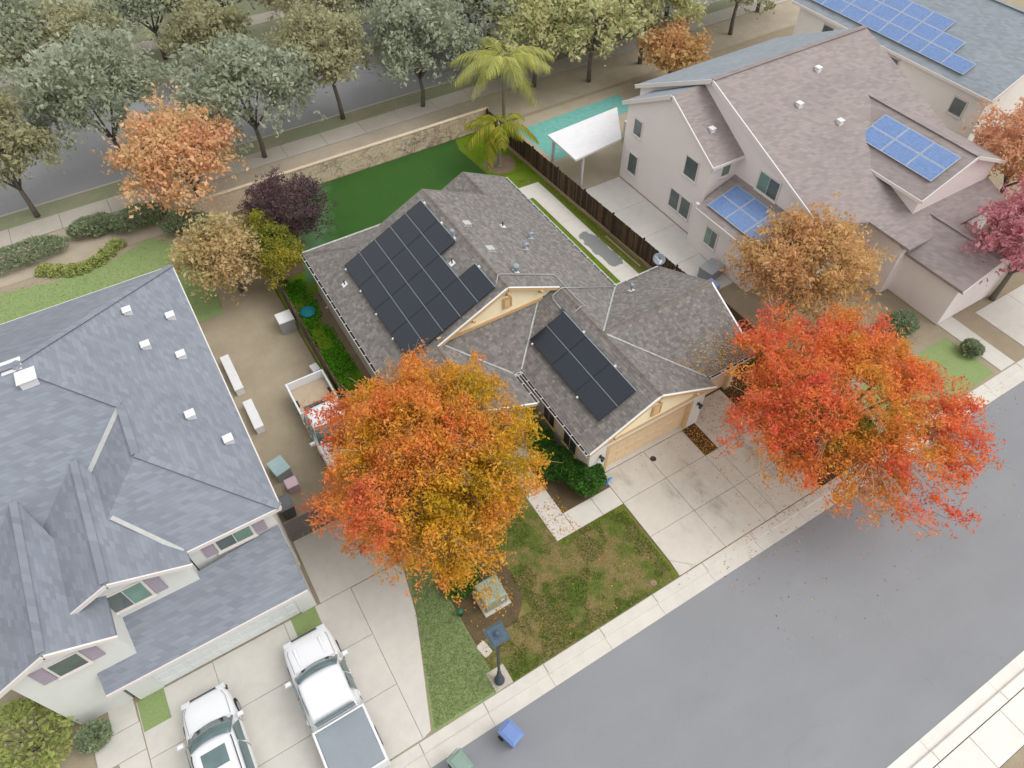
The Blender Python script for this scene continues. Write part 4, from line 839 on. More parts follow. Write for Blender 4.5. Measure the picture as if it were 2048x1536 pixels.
P = np.concatenate([area(130, 4.62, 5.62, 9.77, 10.73, .945, rng)]); P[:, 2] = .05+.78+(P[:, 1]-9.87)*.125+.012; P = P[(P[:, 0] > 4.7) & (P[:, 0] < 5.54) & (P[:, 1] > 9.9) & (P[:, 1] < 10.64)]
scatter('fallen_leaves', 'yellow leaves on top of the green transformer box', 'leaves', P[:40], .075, [(206, 168, 60), (190, 130, 60)], 74)
P = area(46000, 3.65, 12.4, 6.9, 10.9, -.02, rng); P = P[~((P[:, 0] < 6.3) & (P[:, 1] > 8.9)) & ~((P[:, 0] < 4.2) & (P[:, 1] < 7.75))]
P2 = area(9000, 6.4, 8.9, 10.9, 15, -.02, rng); P = np.concatenate([P, P2])
g = vnoise(P, .9, 81)*.55+vnoise(P, 2.3, 82)*.45; gr = g+.07*rng.random(len(P)) > .55
scatter('grass', 'short green grass tufts in the front lawn', 'grass', P[gr], .075, [(74, 98, 30), (92, 114, 40), (60, 88, 28), (108, 122, 52)], 75, aspect=.2, upright=True)
scatter('grass', 'dry straw-coloured grass in the front lawn', 'grass', P[~gr][::2], .06, [(140, 118, 74), (156, 134, 88), (118, 104, 60), (112, 110, 54)], 76, aspect=.18, upright=True)
P = area(26000, 3.85, 6.0, 20.2, 33, -.01, rng, lambda p: np.clip(1.25-np.maximum(0, (p[:, 0]-4.95)*2.6*(p[:, 1] > 23)), 0, 1)*np.clip((vnoise(p, 1.1, 83)-.28)*2.6, .04, 1)); P[:, 2] += .14*vnoise(P, 1.0, 84)*rng.random(len(P))
scatter('weeds', 'lush bright green weeds in the side yard', 'weeds', P, .11, [(66, 124, 18), (84, 146, 24), (106, 166, 36), (56, 108, 18)], 77, aspect=.6, tilt=.6)
P = np.concatenate([area(5000, 18.6, 21.25, 20.7, 32.4, -.01, rng), area(4500, 18.8, 22.9, 34, 41, -.01, rng), area(3500, 22.7, 23.3, 21, 34, -.01, rng)]); P = P[(vnoise(P, 1.2, 85)+.2*rng.random(len(P)) > .55) & (np.hypot(P[:, 0]-21.35, P[:, 1]-36.85) > 1.15)]; P = P[~((P[:, 0] < 20.3) & (P[:, 1] > 35))]
scatter('weeds', 'patches of bright weeds along the side path and round the palm', 'weeds', P, .08, [(98, 132, 16), (120, 146, 26), (84, 112, 26), (136, 150, 50)], 78, aspect=.5, tilt=.5)

# ---------------------------------------------------------------- neighbouring houses
def nwin(parent, c, ax, out, wd, hh, shutters=False, two=True, glassm='glass_nbr', frame='trim_pale'):
    """window centred at c on a wall; ax along the wall, out away from it"""
    c, ax, out = Vector(c), Vector(ax), Vector(out); z = Vector((0, 0, 1))
    f_ = MB().obox(c+out*.025, ax, out, z, wd+.16, .05, hh+.16).build('window', frame, parent)
    if two:
        for i, sgn in enumerate((-1, 1)): MB().obox(c+out*.056+ax*(sgn*wd/4), ax, out, z, wd/2-.04, .012, hh-.02).build('pane', glassm if i else 'glass_dark', f_)
    else: MB().obox(c+out*.056, ax, out, z, wd-.02, .012, hh-.02).build('pane', glassm, f_)
    MB().obox(c+out*.06-z*(hh/2+.11), ax, out, z, wd+.24, .12, .06).build('sill', frame, f_)
    if shutters:
        for sgn in (-1, 1):
            sh = MB().obox(c+out*.03+ax*(sgn*(wd/2+.32)), ax, out, z, .42, .045, hh+.12).build('shutter', 'shutter', parent)
            for k in range(6): MB().obox(c+out*.056+ax*(sgn*(wd/2+.32))+z*(hh*(k-2.5)/6), ax, out, z, .36, .012, hh/6-.05).build('louvre_slat', 'shutter', sh)
def slope(parent, pts, mat, th=.16): return MB().slab(pts, th).build('roof_slope', mat, parent)
def fasciab(parent, p, q, mat='trim_pale', hgt=.18, dz=-.1):
    p, q = Vector(p), Vector(q); d = (q-p).normalized(); z = Vector((0, 0, 1)); o = d.cross(z).normalized(); MB().obox((p+q)/2+z*dz, d, o, d.cross(o), (q-p).length, .07, hgt).build('fascia', mat, parent)
def strip(parent, p, q, name='valley_flashing', mat='flash', wd=.2):
    p, q = Vector(p), Vector(q); d = (q-p).normalized(); o = d.cross(Vector((0, 0, 1))).normalized(); MB().obox((p+q)/2+Vector((0, 0, .03)), d, o, d.cross(o), (q-p).length, wd, .03).build(name, mat, parent)
def wallp(parent, poly, th, out, mat):   # vertical wall polygon (3D points) with thickness going inwards
    n = len(poly); out = Vector(out); v = [Vector(p) for p in poly]+[Vector(p)-out*th for p in poly]
    MB().add(v, [tuple(range(n)), tuple(range(2*n-1, n-1, -1))]+[((i+1) % n, i, n+i, n+(i+1) % n) for i in range(n)]).build('wall', mat, parent)

# --- two-storey house with blue-grey roofs (beside the drive with the white vehicles)
k = .45; E = 5.4
A = thing('house', 'two-storey white house with blue-grey hip roof and shuttered windows', 'house', (-6, 22, 0))
rb = 'roof_bluegrey'; ap = 6.55; ag = E+.95
def pl(zf_, pts): return slope(A, [(x, y, zf_(x, y)) for x, y in pts], rb)
fR = lambda x, y: E+k*(-.8-x); fB = lambda x, y: E+k*(31-y); fM = lambda x, y: E+k*(y-18); fL = lambda x, y: E+k*(x+15); fF = lambda x, y: E+k*(y-15.4); fFL = lambda x, y: E+k*(x+8.2)
pl(fR, [(-.8, 15.4), (-.8, 31), (-7.3, 24.5), (-4.5, 21.7), (-4.5, 19.1)]); pl(fB, [(-.8, 31), (-15, 31), (-8.5, 24.5), (-7.3, 24.5)])
pl(fM, [(-4.5, 21.7), (-7.3, 24.5), (-8.5, 24.5), (-15, 18), (-8.2, 18)]); pl(fL, [(-15, 18), (-8.5, 24.5), (-15, 31)])
pl(fF, [(-.8, 15.4), (-4.5, 19.1), (-8.2, 15.4)]); pl(fFL, [(-4.5, 19.1), (-4.5, 21.7), (-8.2, 18), (-8.2, 15.4)])
g2r = lambda x, y: ap-(ap-E)/2.4*(x+6.65); g2l = lambda x, y: ap-(ap-E)/2.45*(-6.65-x)
pl(g2r, [(-4.25, 14.85), (-4.25, 15.5), (-6.65, 20.6), (-6.65, 14.85)]); pl(g2l, [(-6.65, 14.85), (-6.65, 20.6), (-9.1, 18.2), (-9.1, 14.85)])
g3r = lambda x, y: ag-.95/1.82*(x+8.87); g3l = lambda x, y: ag-.95/1.83*(-8.87-x)
pl(g3r, [(-7.05, 13.6), (-7.05, 15.5), (-8.87, 20.1), (-8.87, 13.6)]); pl(g3l, [(-8.87, 13.6), (-8.87, 20.1), (-10.7, 18.3), (-10.7, 13.6)])
for p, q in (((-4.5, 19.1), (-4.5, 21.7)), ((-.8, 15.4), (-4.5, 19.1)), ((-.8, 31), (-7.3, 24.5)), ((-7.3, 24.5), (-8.5, 24.5)), ((-4.5, 21.7), (-7.3, 24.5))): strip(A, (*p, fR(*p) if p[0] > -8 else fM(*p)), (*q, fR(*q) if q[0] > -8 else fM(*q)), 'ridge_cap', rb, .28)
strip(A, (-6.65, 14.9, ap), (-6.65, 20.4, ap), 'ridge_cap', rb, .26); strip(A, (-8.87, 13.7, ag), (-8.87, 19.9, ag), 'ridge_cap', rb, .26)
strip(A, (-4.35, 15.45, E+.0), (-6.0, 17.45, E+k*2.05-.01), 'valley_flashing', 'flash', .16); strip(A, (-4.5, 21.7, fM(0, 21.7)), (-8.1, 18.1, fM(0, 18.1)))
wallp(A, [(-14.6, 18.3, 0), (-10.4, 18.3, 0), (-10.4, 18.3, E-.1), (-14.6, 18.3, E-.1)], .2, (0, -1, 0), 'nbr_white'); fasciab(A, (-15, 17.98, E), (-10.7, 17.98, E))
hz = E+k*6.5
fasciab(A, (-.79, 15.4, E), (-.79, 31, E)); fasciab(A, (-.8, 31.01, E), (-14, 31.01, E)); fasciab(A, (-4.25, 15.38, E), (-.8, 15.38, E)); fasciab(A, (-4.25, 14.83, E), (-6.65, 14.83, ap)); fasciab(A, (-6.65, 14.83, ap), (-9.1, 14.83, E)); fasciab(A, (-7.05, 13.58, E), (-8.87, 13.58, ag)); fasciab(A, (-8.87, 13.58, ag), (-10.7, 13.58, E))
wallp(A, [(-1.19, 15.78, 0), (-1.19, 30.58, 0), (-1.19, 30.58, E-.16), (-1.19, 15.78, E-.16)], .15, (1, 0, 0), 'nbr_white'); wallp(A, [(-1.2, 30.6, 0), (-14, 30.6, 0), (-14, 30.6, E-.16), (-1.2, 30.6, E-.16)], .15, (0, 1, 0), 'nbr_white')
wallp(A, [(-4.4, 15.75, 0), (-1.2, 15.75, 0), (-1.2, 15.75, E-.16), (-4.4, 15.75, E-.16)], .15, (0, -1, 0), 'nbr_white')
wallp(A, [(-8.9, 15.2, 0), (-4.45, 15.2, 0), (-4.45, 15.2, E-.16), (-6.65, 15.2, ap-.18), (-8.9, 15.2, E-.16)], .3, (0, -1, 0), 'nbr_white')
wallp(A, [(-10.5, 13.95, 0), (-8.62, 13.95, 0), (-8.62, 13.95, 2.9), (-7.25, 13.95, 2.9), (-7.25, 13.95, E-.16), (-8.87, 13.95, ag-.18), (-10.5, 13.95, E-.16)], .3, (0, -1, 0), 'nbr_white'); wallp(A, [(-7.245, 14.0, 2.9), (-7.245, 15.25, 2.9), (-7.245, 15.25, E-.1), (-7.245, 14.0, E-.1)], .2, (1, 0, 0), 'nbr_white'); wallp(A, [(-4.455, 15.22, 0), (-4.455, 15.8, 0), (-4.455, 15.8, E-.1), (-4.455, 15.22, E-.1)], .2, (1, 0, 0), 'nbr_white')
wallp(A, [(-10.505, 18.2, 0), (-10.505, 13.97, 0), (-10.505, 13.97, E-.1), (-10.505, 18.2, E-.1)], .2, (-1, 0, 0), 'nbr_white')
slope(A, [(-8.6, 13.2, 2.75), (-1.2, 13.2, 2.75), (-1.2, 15.7, 3.85), (-8.6, 15.15, 3.62)], rb); fasciab(A, (-8.6, 13.18, 2.75), (-1.2, 13.18, 2.75))
wallp(A, [(-8.4, 13.75, 0), (-7.5, 13.75, 0), (-7.5, 13.75, 2.7), (-8.4, 13.75, 2.7)], .2, (0, -1, 0), 'nbr_white'); wallp(A, [(-1.9, 13.75, 0), (-1.25, 13.75, 0), (-1.25, 13.75, 2.7), (-1.9, 13.75, 2.7)], .2, (0, -1, 0), 'nbr_white'); wallp(A, [(-7.5, 13.75, 2.3), (-1.9, 13.75, 2.3), (-1.9, 13.75, 2.7), (-7.5, 13.75, 2.7)], .2, (0, -1, 0), 'nbr_white'); wallp(A, [(-1.245, 13.77, 0), (-1.245, 15.74, 0), (-1.245, 15.74, 3.6), (-1.245, 13.77, 2.7)], .2, (1, 0, 0), 'nbr_white')
garage_door(-7.5, -1.9, 13.8, 2.3, 4, 10, 'garage_white', A)
nwin(A, (-2.75, 15.75, 4.5), (1, 0, 0), (0, -1, 0), 1.3, 1.0, True); nwin(A, (-6.6, 15.2, 4.75), (1, 0, 0), (0, -1, 0), 1.3, 1.1, True); nwin(A, (-8.85, 13.95, 4.6), (1, 0, 0), (0, -1, 0), .9, .9, True, False, 'glass_dark')
for y, z in ((18.5, 4.3), (24, 4.3), (28, 1.6)): nwin(A, (-1.2, y, z), (0, 1, 0), (1, 0, 0), 1.1, 1.0)
def nvent(parent, x, y, z, wd=.32): o = MB().bbox(x-wd/2, x+wd/2, y-wd/2, y+wd/2, z-.15, z+.2, .06).build('roof_vent', 'item_white', parent); MB().bbox(x-wd*.6, x+wd*.6, y-wd*.6, y+wd*.6, z+.2, z+.25, .02).build('vent_hood', 'item_white', o)
zr = lambda x: E+k*(-.8-x)
for x, y in ((-3.2, 27.4), (-1.7, 26.9), (-3.0, 25.0), (-2.4, 20.6), (-1.5, 19.0), (-1.9, 24.2)): nvent(A, x, y, zr(x))
for x, y in ((-7.4, 24.6), (-7.0, 23.8)): nvent(A, x, y, hz-.3, .6)

# --- pink two-storey house beyond the dark fence
B = thing('house', 'pink two-storey house with mauve shingle roofs beyond the dark fence', 'house', (34, 24, 0)); rm = 'roof_mauve'
kz = .385; RZ = 8.4; ry = 26.8
zf = lambda y: RZ-kz*(ry-y)
slope(B, [(29.5, ry, RZ), (29.5, 17.0, zf(17.0)), (32.5, 16.2, zf(16.2)), (33.6, 14.0, zf(14.0)), (42.0, 14.0, zf(14.0)), (42.0, ry, RZ)], rm)
slope(B, [(29.5, ry, RZ), (42, ry, RZ), (42, 33.2, RZ-.5*6.4), (29.5, 33.2, RZ-.5*6.4)], 'roof_slate')
strip(B, (29.5, ry, RZ), (42, ry, RZ), 'ridge_cap', rm, .3)
wallp(B, [(29.8, 33, 0), (29.8, 17.1, 0), (29.8, 17.1, zf(17.1)-.16), (29.8, ry, RZ-.16), (29.8, 33, RZ-.5*6.2-.16)], .2, (-1, 0, 0), 'nbr_pink')
wallp(B, [(29.81, 17.095, 0), (42, 17.095, 0), (42, 17.095, 4.3), (29.81, 17.095, 4.3)], .2, (0, -1, 0), 'nbr_pink'); wallp(B, [(41.8, 17, 0), (41.8, 33, 0), (41.8, 33, 5), (41.8, ry, RZ-.2), (41.8, 17, 4.4)], .2, (1, 0, 0), 'nbr_pink')
fasciab(B, (29.48, ry, RZ), (29.48, 17.0, zf(17)), 'trim_pale', .24); fasciab(B, (29.48, ry, RZ), (29.48, 33.2, RZ-3.2), 'trim_pale', .24)
# projecting bay with its own gable
bz, by = 7.7, 27.6
slope(B, [(27.4, by, bz), (27.4, 23.4, 5.35), (29.8, 23.4, 5.35), (29.8, by, bz)], rm); slope(B, [(27.4, by, bz), (29.8, by, bz), (29.8, 31.8, 5.35), (27.4, 31.8, 5.35)], 'roof_slate')
wallp(B, [(27.65, 31.5, 0), (27.65, 23.7, 0), (27.65, 23.7, 5.25), (27.65, by, bz-.2), (27.65, 31.5, 5.25)], .2, (-1, 0, 0), 'nbr_pink'); wallp(B, [(27.66, 23.695, 0), (29.8, 23.695, 0), (29.8, 23.695, 5.25), (27.66, 23.695, 5.25)], .2, (0, -1, 0), 'nbr_pink'); wallp(B, [(29.8, 31.505, 0), (27.66, 31.505, 0), (27.66, 31.505, 5.25), (29.8, 31.505, 5.25)], .2, (0, 1, 0), 'nbr_pink')
fasciab(B, (27.38, by, bz), (27.38, 23.4, 5.35), 'trim_pale', .24); fasciab(B, (27.38, by, bz), (27.38, 31.8, 5.35), 'trim_pale', .24); fasciab(B, (27.4, 23.38, 5.35), (29.8, 23.38, 5.35))
for y, z, wd, hh in ((30.3, 4.2, .7, 1.0), (30.3, 1.6, .8, 1.3), (25.2, 4.2, 1.0, 1.2), (26.0, 1.5, .8, 1.2), (25.0, 1.5, .8, 1.2)): nwin(B, (27.65, y, z), (0, 1, 0), (-1, 0, 0), wd, hh, False, False, 'glass_dark')
nwin(B, (29.8, 21.2, 4.6), (0, 1, 0), (-1, 0, 0), 1.5, 1.1); nwin(B, (28.9, 23.75, 4.5), (1, 0, 0), (0, -1, 0), .6, .7, False, False)
# lean-to with blue panels
slope(B, [(26.7, 23.3, 3.0), (26.7, 18.3, 3.0), (29.8, 17.4, 3.9), (29.8, 23.7, 3.9)], rm); fasciab(B, (26.68, 23.3, 3.0), (26.68, 18.3, 3.0))
wallp(B, [(27.0, 23.7, 0), (27.0, 18.4, 0), (27.0, 18.4, 2.95), (27.0, 23.7, 2.95)], .2, (-1, 0, 0), 'nbr_pink'); wallp(B, [(27.01, 18.395, 0), (29.8, 18.395, 0), (29.8, 18.395, 3.7), (27.01, 18.395, 2.95)], .2, (0, -1, 0), 'nbr_pink'); nwin(B, (27.0, 21.9, 1.6), (0, 1, 0), (-1, 0, 0), .9, 1.1)
# front cross gable with blue panels
wz = 6.8; wx = 38.6; we = 5.3
slope(B, [(35.0, 15.3, we), (wx, 15.3, wz), (wx, 24.2, wz), (35.0, 21.0, we)], rm); slope(B, [(wx, 15.3, wz), (42.2, 15.3, we), (42.2, 21, we), (wx, 24.2, wz)], rm); strip(B, (wx, 15.3, wz), (wx, 24.2, wz), 'ridge_cap', rm, .28); strip(B, (35.0, 20.6, we), (wx, 24.0, wz-.02), 'valley_flashing', 'trim_pale', .22)
wallp(B, [(35.4, 20.6, 2.5), (35.4, 15.6, 2.5), (35.4, 15.6, we-.1), (35.4, 20.6, we-.1)], .2, (-1, 0, 0), 'nbr_pink'); wallp(B, [(35.41, 15.595, 0), (41.79, 15.595, 0), (41.79, 15.595, we-.1), (wx, 15.595, wz-.2), (35.41, 15.595, we-.1)], .2, (0, -1, 0), 'nbr_pink'); wallp(B, [(41.8, 15.65, 0), (41.8, 22, 0), (41.8, 22, we-.1), (41.8, 15.65, we-.1)], .2, (1, 0, 0), 'nbr_pink')
fasciab(B, (35.0, 15.28, we), (wx, 15.28, wz)); fasciab(B, (wx, 15.28, wz), (42.2, 15.28, we)); fasciab(B, (34.98, 15.3, we), (34.98, 21, we))
# porch roof
slope(B, [(34.0, 10.6, 2.9), (36.6, 10.6, 3.9), (36.6, 15.6, 3.9), (34.0, 15.6, 2.9)], rm); slope(B, [(36.6, 10.6, 3.9), (39.2, 10.6, 2.9), (39.2, 15.6, 2.9), (36.6, 15.6, 3.9)], rm); strip(B, (36.6, 10.6, 3.9), (36.6, 15.6, 3.9), 'ridge_cap', rm, .26); fasciab(B, (34.0, 10.58, 2.9), (36.6, 10.58, 3.9)); fasciab(B, (36.6, 10.58, 3.9), (39.2, 10.58, 2.9))
wallp(B, [(34.3, 15.6, 0), (34.3, 10.9, 0), (34.3, 10.9, 2.85), (34.3, 15.6, 2.85)], .2, (-1, 0, 0), 'nbr_pink'); wallp(B, [(38.9, 10.92, 0), (38.9, 15.6, 0), (38.9, 15.6, 2.85), (38.9, 10.92, 2.85)], .2, (1, 0, 0), 'nbr_pink'); wallp(B, [(34.31, 10.895, 0), (38.89, 10.895, 0), (38.89, 10.895, 2.85), (36.6, 10.895, 3.7), (34.31, 10.895, 2.85)], .2, (0, -1, 0), 'nbr_pink'); wallp(B, [(33.6, 17.1, 0), (33.6, 14.3, 0), (33.6, 14.3, 3.2), (33.6, 17.1, 4.2)], .2, (-1, 0, 0), 'nbr_pink'); wallp(B, [(33.61, 14.295, 0), (42, 14.295, 0), (42, 14.295, 3.2), (33.61, 14.295, 3.2)], .2, (0, -1, 0), 'nbr_pink')
for x, y in ((33.5, 23.6), (35.2, 21.8), (36.4, 25.2)): nvent(B, x, y, zf(y), .3)
nvent(B, 28.6, 25.2, 6.3, .3)
# patio cover and pool
pc = thing('patio_cover', 'white flat patio cover beside the pink house', 'patio cover', (26.5, 33, 0))
MB().slab([(23.9, 31.6, 2.45), (27.6, 31.7, 2.75), (29.6, 34.9, 2.8), (23.9, 34.9, 2.5)], .14).build('cover_roof', 'item_white', pc)
for x, y in ((24.8, 32.0), (24.2, 34.6), (27.4, 34.6)): MB().box(x-.07, x+.07, y-.07, y+.07, 0, 2.4).build('post', 'item_white', pc)
pool = MB().prism([(24.6, 39.9), (24.9, 35.4), (26.4, 35.2), (26.8, 37.6), (34, 37.8), (34, 40.2)], -.1, -.02).build('pool_water', 'pool_water'); tag(pool, None, None, None, 'structure'); pool['label'] = 'teal swimming pool behind the white patio cover'
sheet('pool_surround', [(24.2, 41.2), (24.3, 31.4), (27.6, 31.4), (29.8, 31.4), (36, 31.4), (36, 41.2)], -.026, 'soil_back')
slabs('patio', 'pale concrete patio beside the pink house', [(24.6, 27.6, 28.4, 31.4), (24.4, 27.6, 25.4, 28.4), (24.4, 27.6, 22.4, 25.4), (24.3, 27.0, 19.4, 22.4)], 'conc_pale', -.12, -.005)
def far_array(label, o, ax, ay, cells, pw, ph, group):
    o, ax, ay = Vector(o), Vector(ax).normalized(), Vector(ay).normalized(); az = ax.cross(ay); root = thing('solar_array', label, 'solar panels', tuple(o), 0, group)
    for i, j in cells:
        c = ax*((i+.5)*pw)+ay*((j+.5)*ph)+az*.1; f_ = MB().obox(c, ax, ay, az, pw-.02, ph-.02, .04).build('solar_panel', 'pv_gap', root, world=False)
        mb = MB().obox(c+az*.012, ax, ay, az, pw-.1, ph-.1, .03); mb.build('glass', 'pv_blue', f_, world=False).location = (0, 0, 0)
    return root
G2 = 'rooftop solar arrays on neighbouring houses'
far_array('five blue solar panels on the front cross gable of the pink house', (36.0, 20.9, we+.42+.04), (0, -1, 0), (1, 0, .4167), [(0, 0), (0, 1), (1, 0), (1, 1), (2, 0), (2, 1), (0, 2), (1, 2)][:6], 1.7, 1.05, G2)
far_array('blue solar panels on the low side roof of the pink house', (27.15, 22.9, 3.0+.13+.02), (0, -1, 0), (1, 0, .29), [(i, j) for i in range(3) for j in range(2)], 1.5, 1.1, G2)
# --- third house at the far corner
D = thing('house', 'white house with slate-blue roof and solar grid beyond the pink house', 'house', (52, 28, 0)); rs = 'roof_slate'
slope(D, [(46.8, 36.5, 5.5), (46.8, 19.6, 5.5), (52.5, 19.6, 8.3), (52.5, 36.5, 8.3)], rs); slope(D, [(52.5, 19.6, 8.3), (58.2, 19.6, 5.5), (58.2, 36.5, 5.5), (52.5, 36.5, 8.3)], rs); strip(D, (52.5, 19.6, 8.3), (52.5, 36.5, 8.3), 'ridge_cap', rs, .3); fasciab(D, (46.78, 36.5, 5.5), (46.78, 19.6, 5.5)); fasciab(D, (46.8, 19.58, 5.5), (52.5, 19.58, 8.3)); fasciab(D, (46.8, 36.52, 5.5), (52.5, 36.52, 8.3))
wallp(D, [(47.3, 36, 0), (47.3, 20, 0), (47.3, 20, 5.4), (47.3, 36, 5.4)], .2, (-1, 0, 0), 'nbr_cream'); wallp(D, [(47.31, 19.995, 0), (57.79, 19.995, 0), (57.79, 19.995, 5.4), (52.5, 19.995, 8.1), (47.31, 19.995, 5.4)], .2, (0, -1, 0), 'nbr_cream'); wallp(D, [(57.79, 36.005, 0), (47.31, 36.005, 0), (47.31, 36.005, 5.4), (52.5, 36.005, 8.1), (57.79, 36.005, 5.4)], .2, (0, 1, 0), 'nbr_cream'); wallp(D, [(57.8, 20, 0), (57.8, 36, 0), (57.8, 36, 5.4), (57.8, 20, 5.4)], .2, (1, 0, 0), 'nbr_cream')
for y, z in ((27.2, 4.4), (21.6, 4.0), (33.0, 4.3), (24.5, 1.6)): nwin(D, (47.3, y, z), (0, 1, 0), (-1, 0, 0), .9, 1.0, False, False, 'glass_dark')
far_array('stepped grid of blue solar panels on the slate-blue roof', (47.3, 36.0, 5.5+.25+.04), (0, -1, 0), (1, 0, .491), [(i, j) for j in range(3) for i in range(8-j)], 1.72, 1.05, G2)

# ---------------------------------------------------------------- neighbour's garden and drive
slabs('driveway', 'pale concrete driveway under the white vehicles', [(-8.6+i*2.95, -8.6+(i+1)*2.95, 6.9+j*2.28, 6.9+(j+1)*2.28) for i in range(3) for j in range(3)]+[[(.26, 6.9), (.62, 7.0), (1.4, 9.2), (2.1, 11.2), (2.6, 13.7), (.26, 13.7)], (-1.1, 2.4, 13.75, 17.2)], 'conc_nbr', -.12, 0)
slabs('path', 'pale concrete path beside the drive of the white house', [(-10.3, -8.62, 11.9, 13.0), (-9.6, -8.65, 13.0, 15), [(-8.6-1.0, 11.88), (-8.62, 11.88), (-8.62, 9.9), (-9.5, 9.9)]], 'conc_nbr', -.12, 0)
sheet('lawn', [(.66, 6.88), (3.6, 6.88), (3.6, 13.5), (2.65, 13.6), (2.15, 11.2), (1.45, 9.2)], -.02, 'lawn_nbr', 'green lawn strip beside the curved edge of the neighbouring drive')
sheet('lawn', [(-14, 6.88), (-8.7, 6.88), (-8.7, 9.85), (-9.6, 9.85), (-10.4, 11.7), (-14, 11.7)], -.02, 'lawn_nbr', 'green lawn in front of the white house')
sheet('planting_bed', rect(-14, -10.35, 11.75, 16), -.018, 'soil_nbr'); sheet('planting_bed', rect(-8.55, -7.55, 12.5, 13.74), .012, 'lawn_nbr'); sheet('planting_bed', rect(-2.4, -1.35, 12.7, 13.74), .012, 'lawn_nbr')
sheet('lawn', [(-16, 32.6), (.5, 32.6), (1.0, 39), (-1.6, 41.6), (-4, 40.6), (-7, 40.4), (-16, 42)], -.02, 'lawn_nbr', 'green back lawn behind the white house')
sheet('lawn', rect(26.5, 34, 7.0, 10), -.02, 'lawn_nbr', 'front lawn of the pink house'); slabs('driveway', 'pale concrete driveway of the pink house', [(37+i*2.9, 37+(i+1)*2.9, 6.9, 10.4) for i in range(2)], 'conc_nbr', -.12, 0); slabs('path', 'narrow concrete path to the porch of the pink house', [(34.4, 35.6, 6.9, 8.9), (34.4, 35.6, 8.9, 10.9)], 'conc_nbr', -.12, 0)
simple('bin_blue', S(112, 138, 190), .5, .06); simple('bin_green', S(130, 152, 142), .5, .06); simple('bin_dark', S(110, 112, 116), .5, .08)
def cart(label, x, y, rz, mat, group='wheeled bins'):
    r_ = thing('wheeled_bin', label, 'wheeled bin', (x, y, GZ if y < 6 else 0), rz, group); b = MB(); frus2 = lambda mb, z0, a0, b0, z1, a1, b1: mb.add([(a0*i, b0*j, z0) for i, j in ((-1, -1), (1, -1), (1, 1), (-1, 1))]+[(a1*i, b1*j, z1) for i, j in ((-1, -1), (1, -1), (1, 1), (-1, 1))], [(0, 3, 2, 1), (4, 5, 6, 7)]+[(q, (q+1) % 4, 4+(q+1) % 4, 4+q) for q in range(4)])
    frus2(b, .06, .22, .26, .98, .29, .36); b.build('body', mat, r_, world=False); b = MB(); frus2(b, .98, .31, .39, 1.02, .31, .39); frus2(b, 1.021, .29, .37, 1.08, .2, .28); b.build('lid', mat, r_, world=False)
    MB().tube([(-.24, .44, .95), (.24, .44, .95)], .02, 6).build('handle', mat, r_, world=False)
    for sg in (-1, 1): MB().tube([(sg*.24, .3, .12), (sg*.3, .3, .12)], .12, 10).build('wheel', 'tyre', r_, world=False)
cart('blue wheeled bin standing in the street', 3.05, 5.2, .3, 'bin_blue'); cart('green wheeled bin at the kerb near the white pickup', 1.0, 5.3, .2, 'bin_green'); cart('dark wheeled bin beside the white house corner', -.7, 18.4, 0, 'bin_dark')
gate = thing('side_gate', 'dark board gate beside the white house', 'gate', (0, 17, 0))
for i in range(18): MB().box(-1.1+i*.26, -1.1+(i+1)*.26-.015, 17.0, 17.04, .02, 1.65).build('board', 'gate_dark', gate)
for z in (.4, 1.4): MB().box(-1.1, 3.55, 17.045, 17.1, z, z+.1).build('rail', 'gate_dark', gate)
def crate(name, label, cat, x, y, sx, sy, h, mat, rz=0, lidm=None):
    r_ = thing(name, label, cat, (x, y, -.03), rz); MB().bbox(-sx/2, sx/2, -sy/2, sy/2, 0, h, .03).build('box', mat, r_, world=False); MB().bbox(-sx/2-.03, sx/2+.03, -sy/2-.03, sy/2+.03, h, h+.06, .02).build('lid', lidm or mat, r_, world=False); return r_
crate('air_conditioner', 'pale boxy air conditioner behind the board fence', 'air conditioner', 3.25, 29.6, .8, .8, .85, 'item_grey', 0, 'item_white')
crate('cool_box', 'pale blue cool box on the ground behind the side-yard fence', 'box', 3.4, 25.7, .35, .5, .4, 'item_blue', .1, 'item_white')
crate('garden_bench', 'long white bench box against the white house wall', 'bench', -.45, 27.6, .4, 2.6, .45, 'item_white'); crate('garden_bench', 'shorter white bench box against the white house wall', 'bench', -.35, 24.4, .4, 1.9, .45, 'item_white')
crate('toy_box', 'grey-green toy box near the dark wheeled bin', 'box', -.3, 20.7, .7, .9, .6, 'item_grey', .2, 'item_teal'); crate('toy_box', 'small pink toy box near the dark wheeled bin', 'box', -.1, 19.6, .5, .5, .5, 'item_pink')
crate('garden_chest', 'blue-grey chest on the patio of the pink house', 'box', 26.2, 20.6, 1.2, .9, .7, 'item_grey', .2); crate('garden_chest', 'light blue tub on the patio of the pink house', 'box', 25.3, 19.6, .8, .7, .5, 'item_blue', .1)
crate('pool_equipment', 'white equipment box between pool and pink house', 'box', 31.2, 34.8, .9, .9, 1.2, 'item_white')

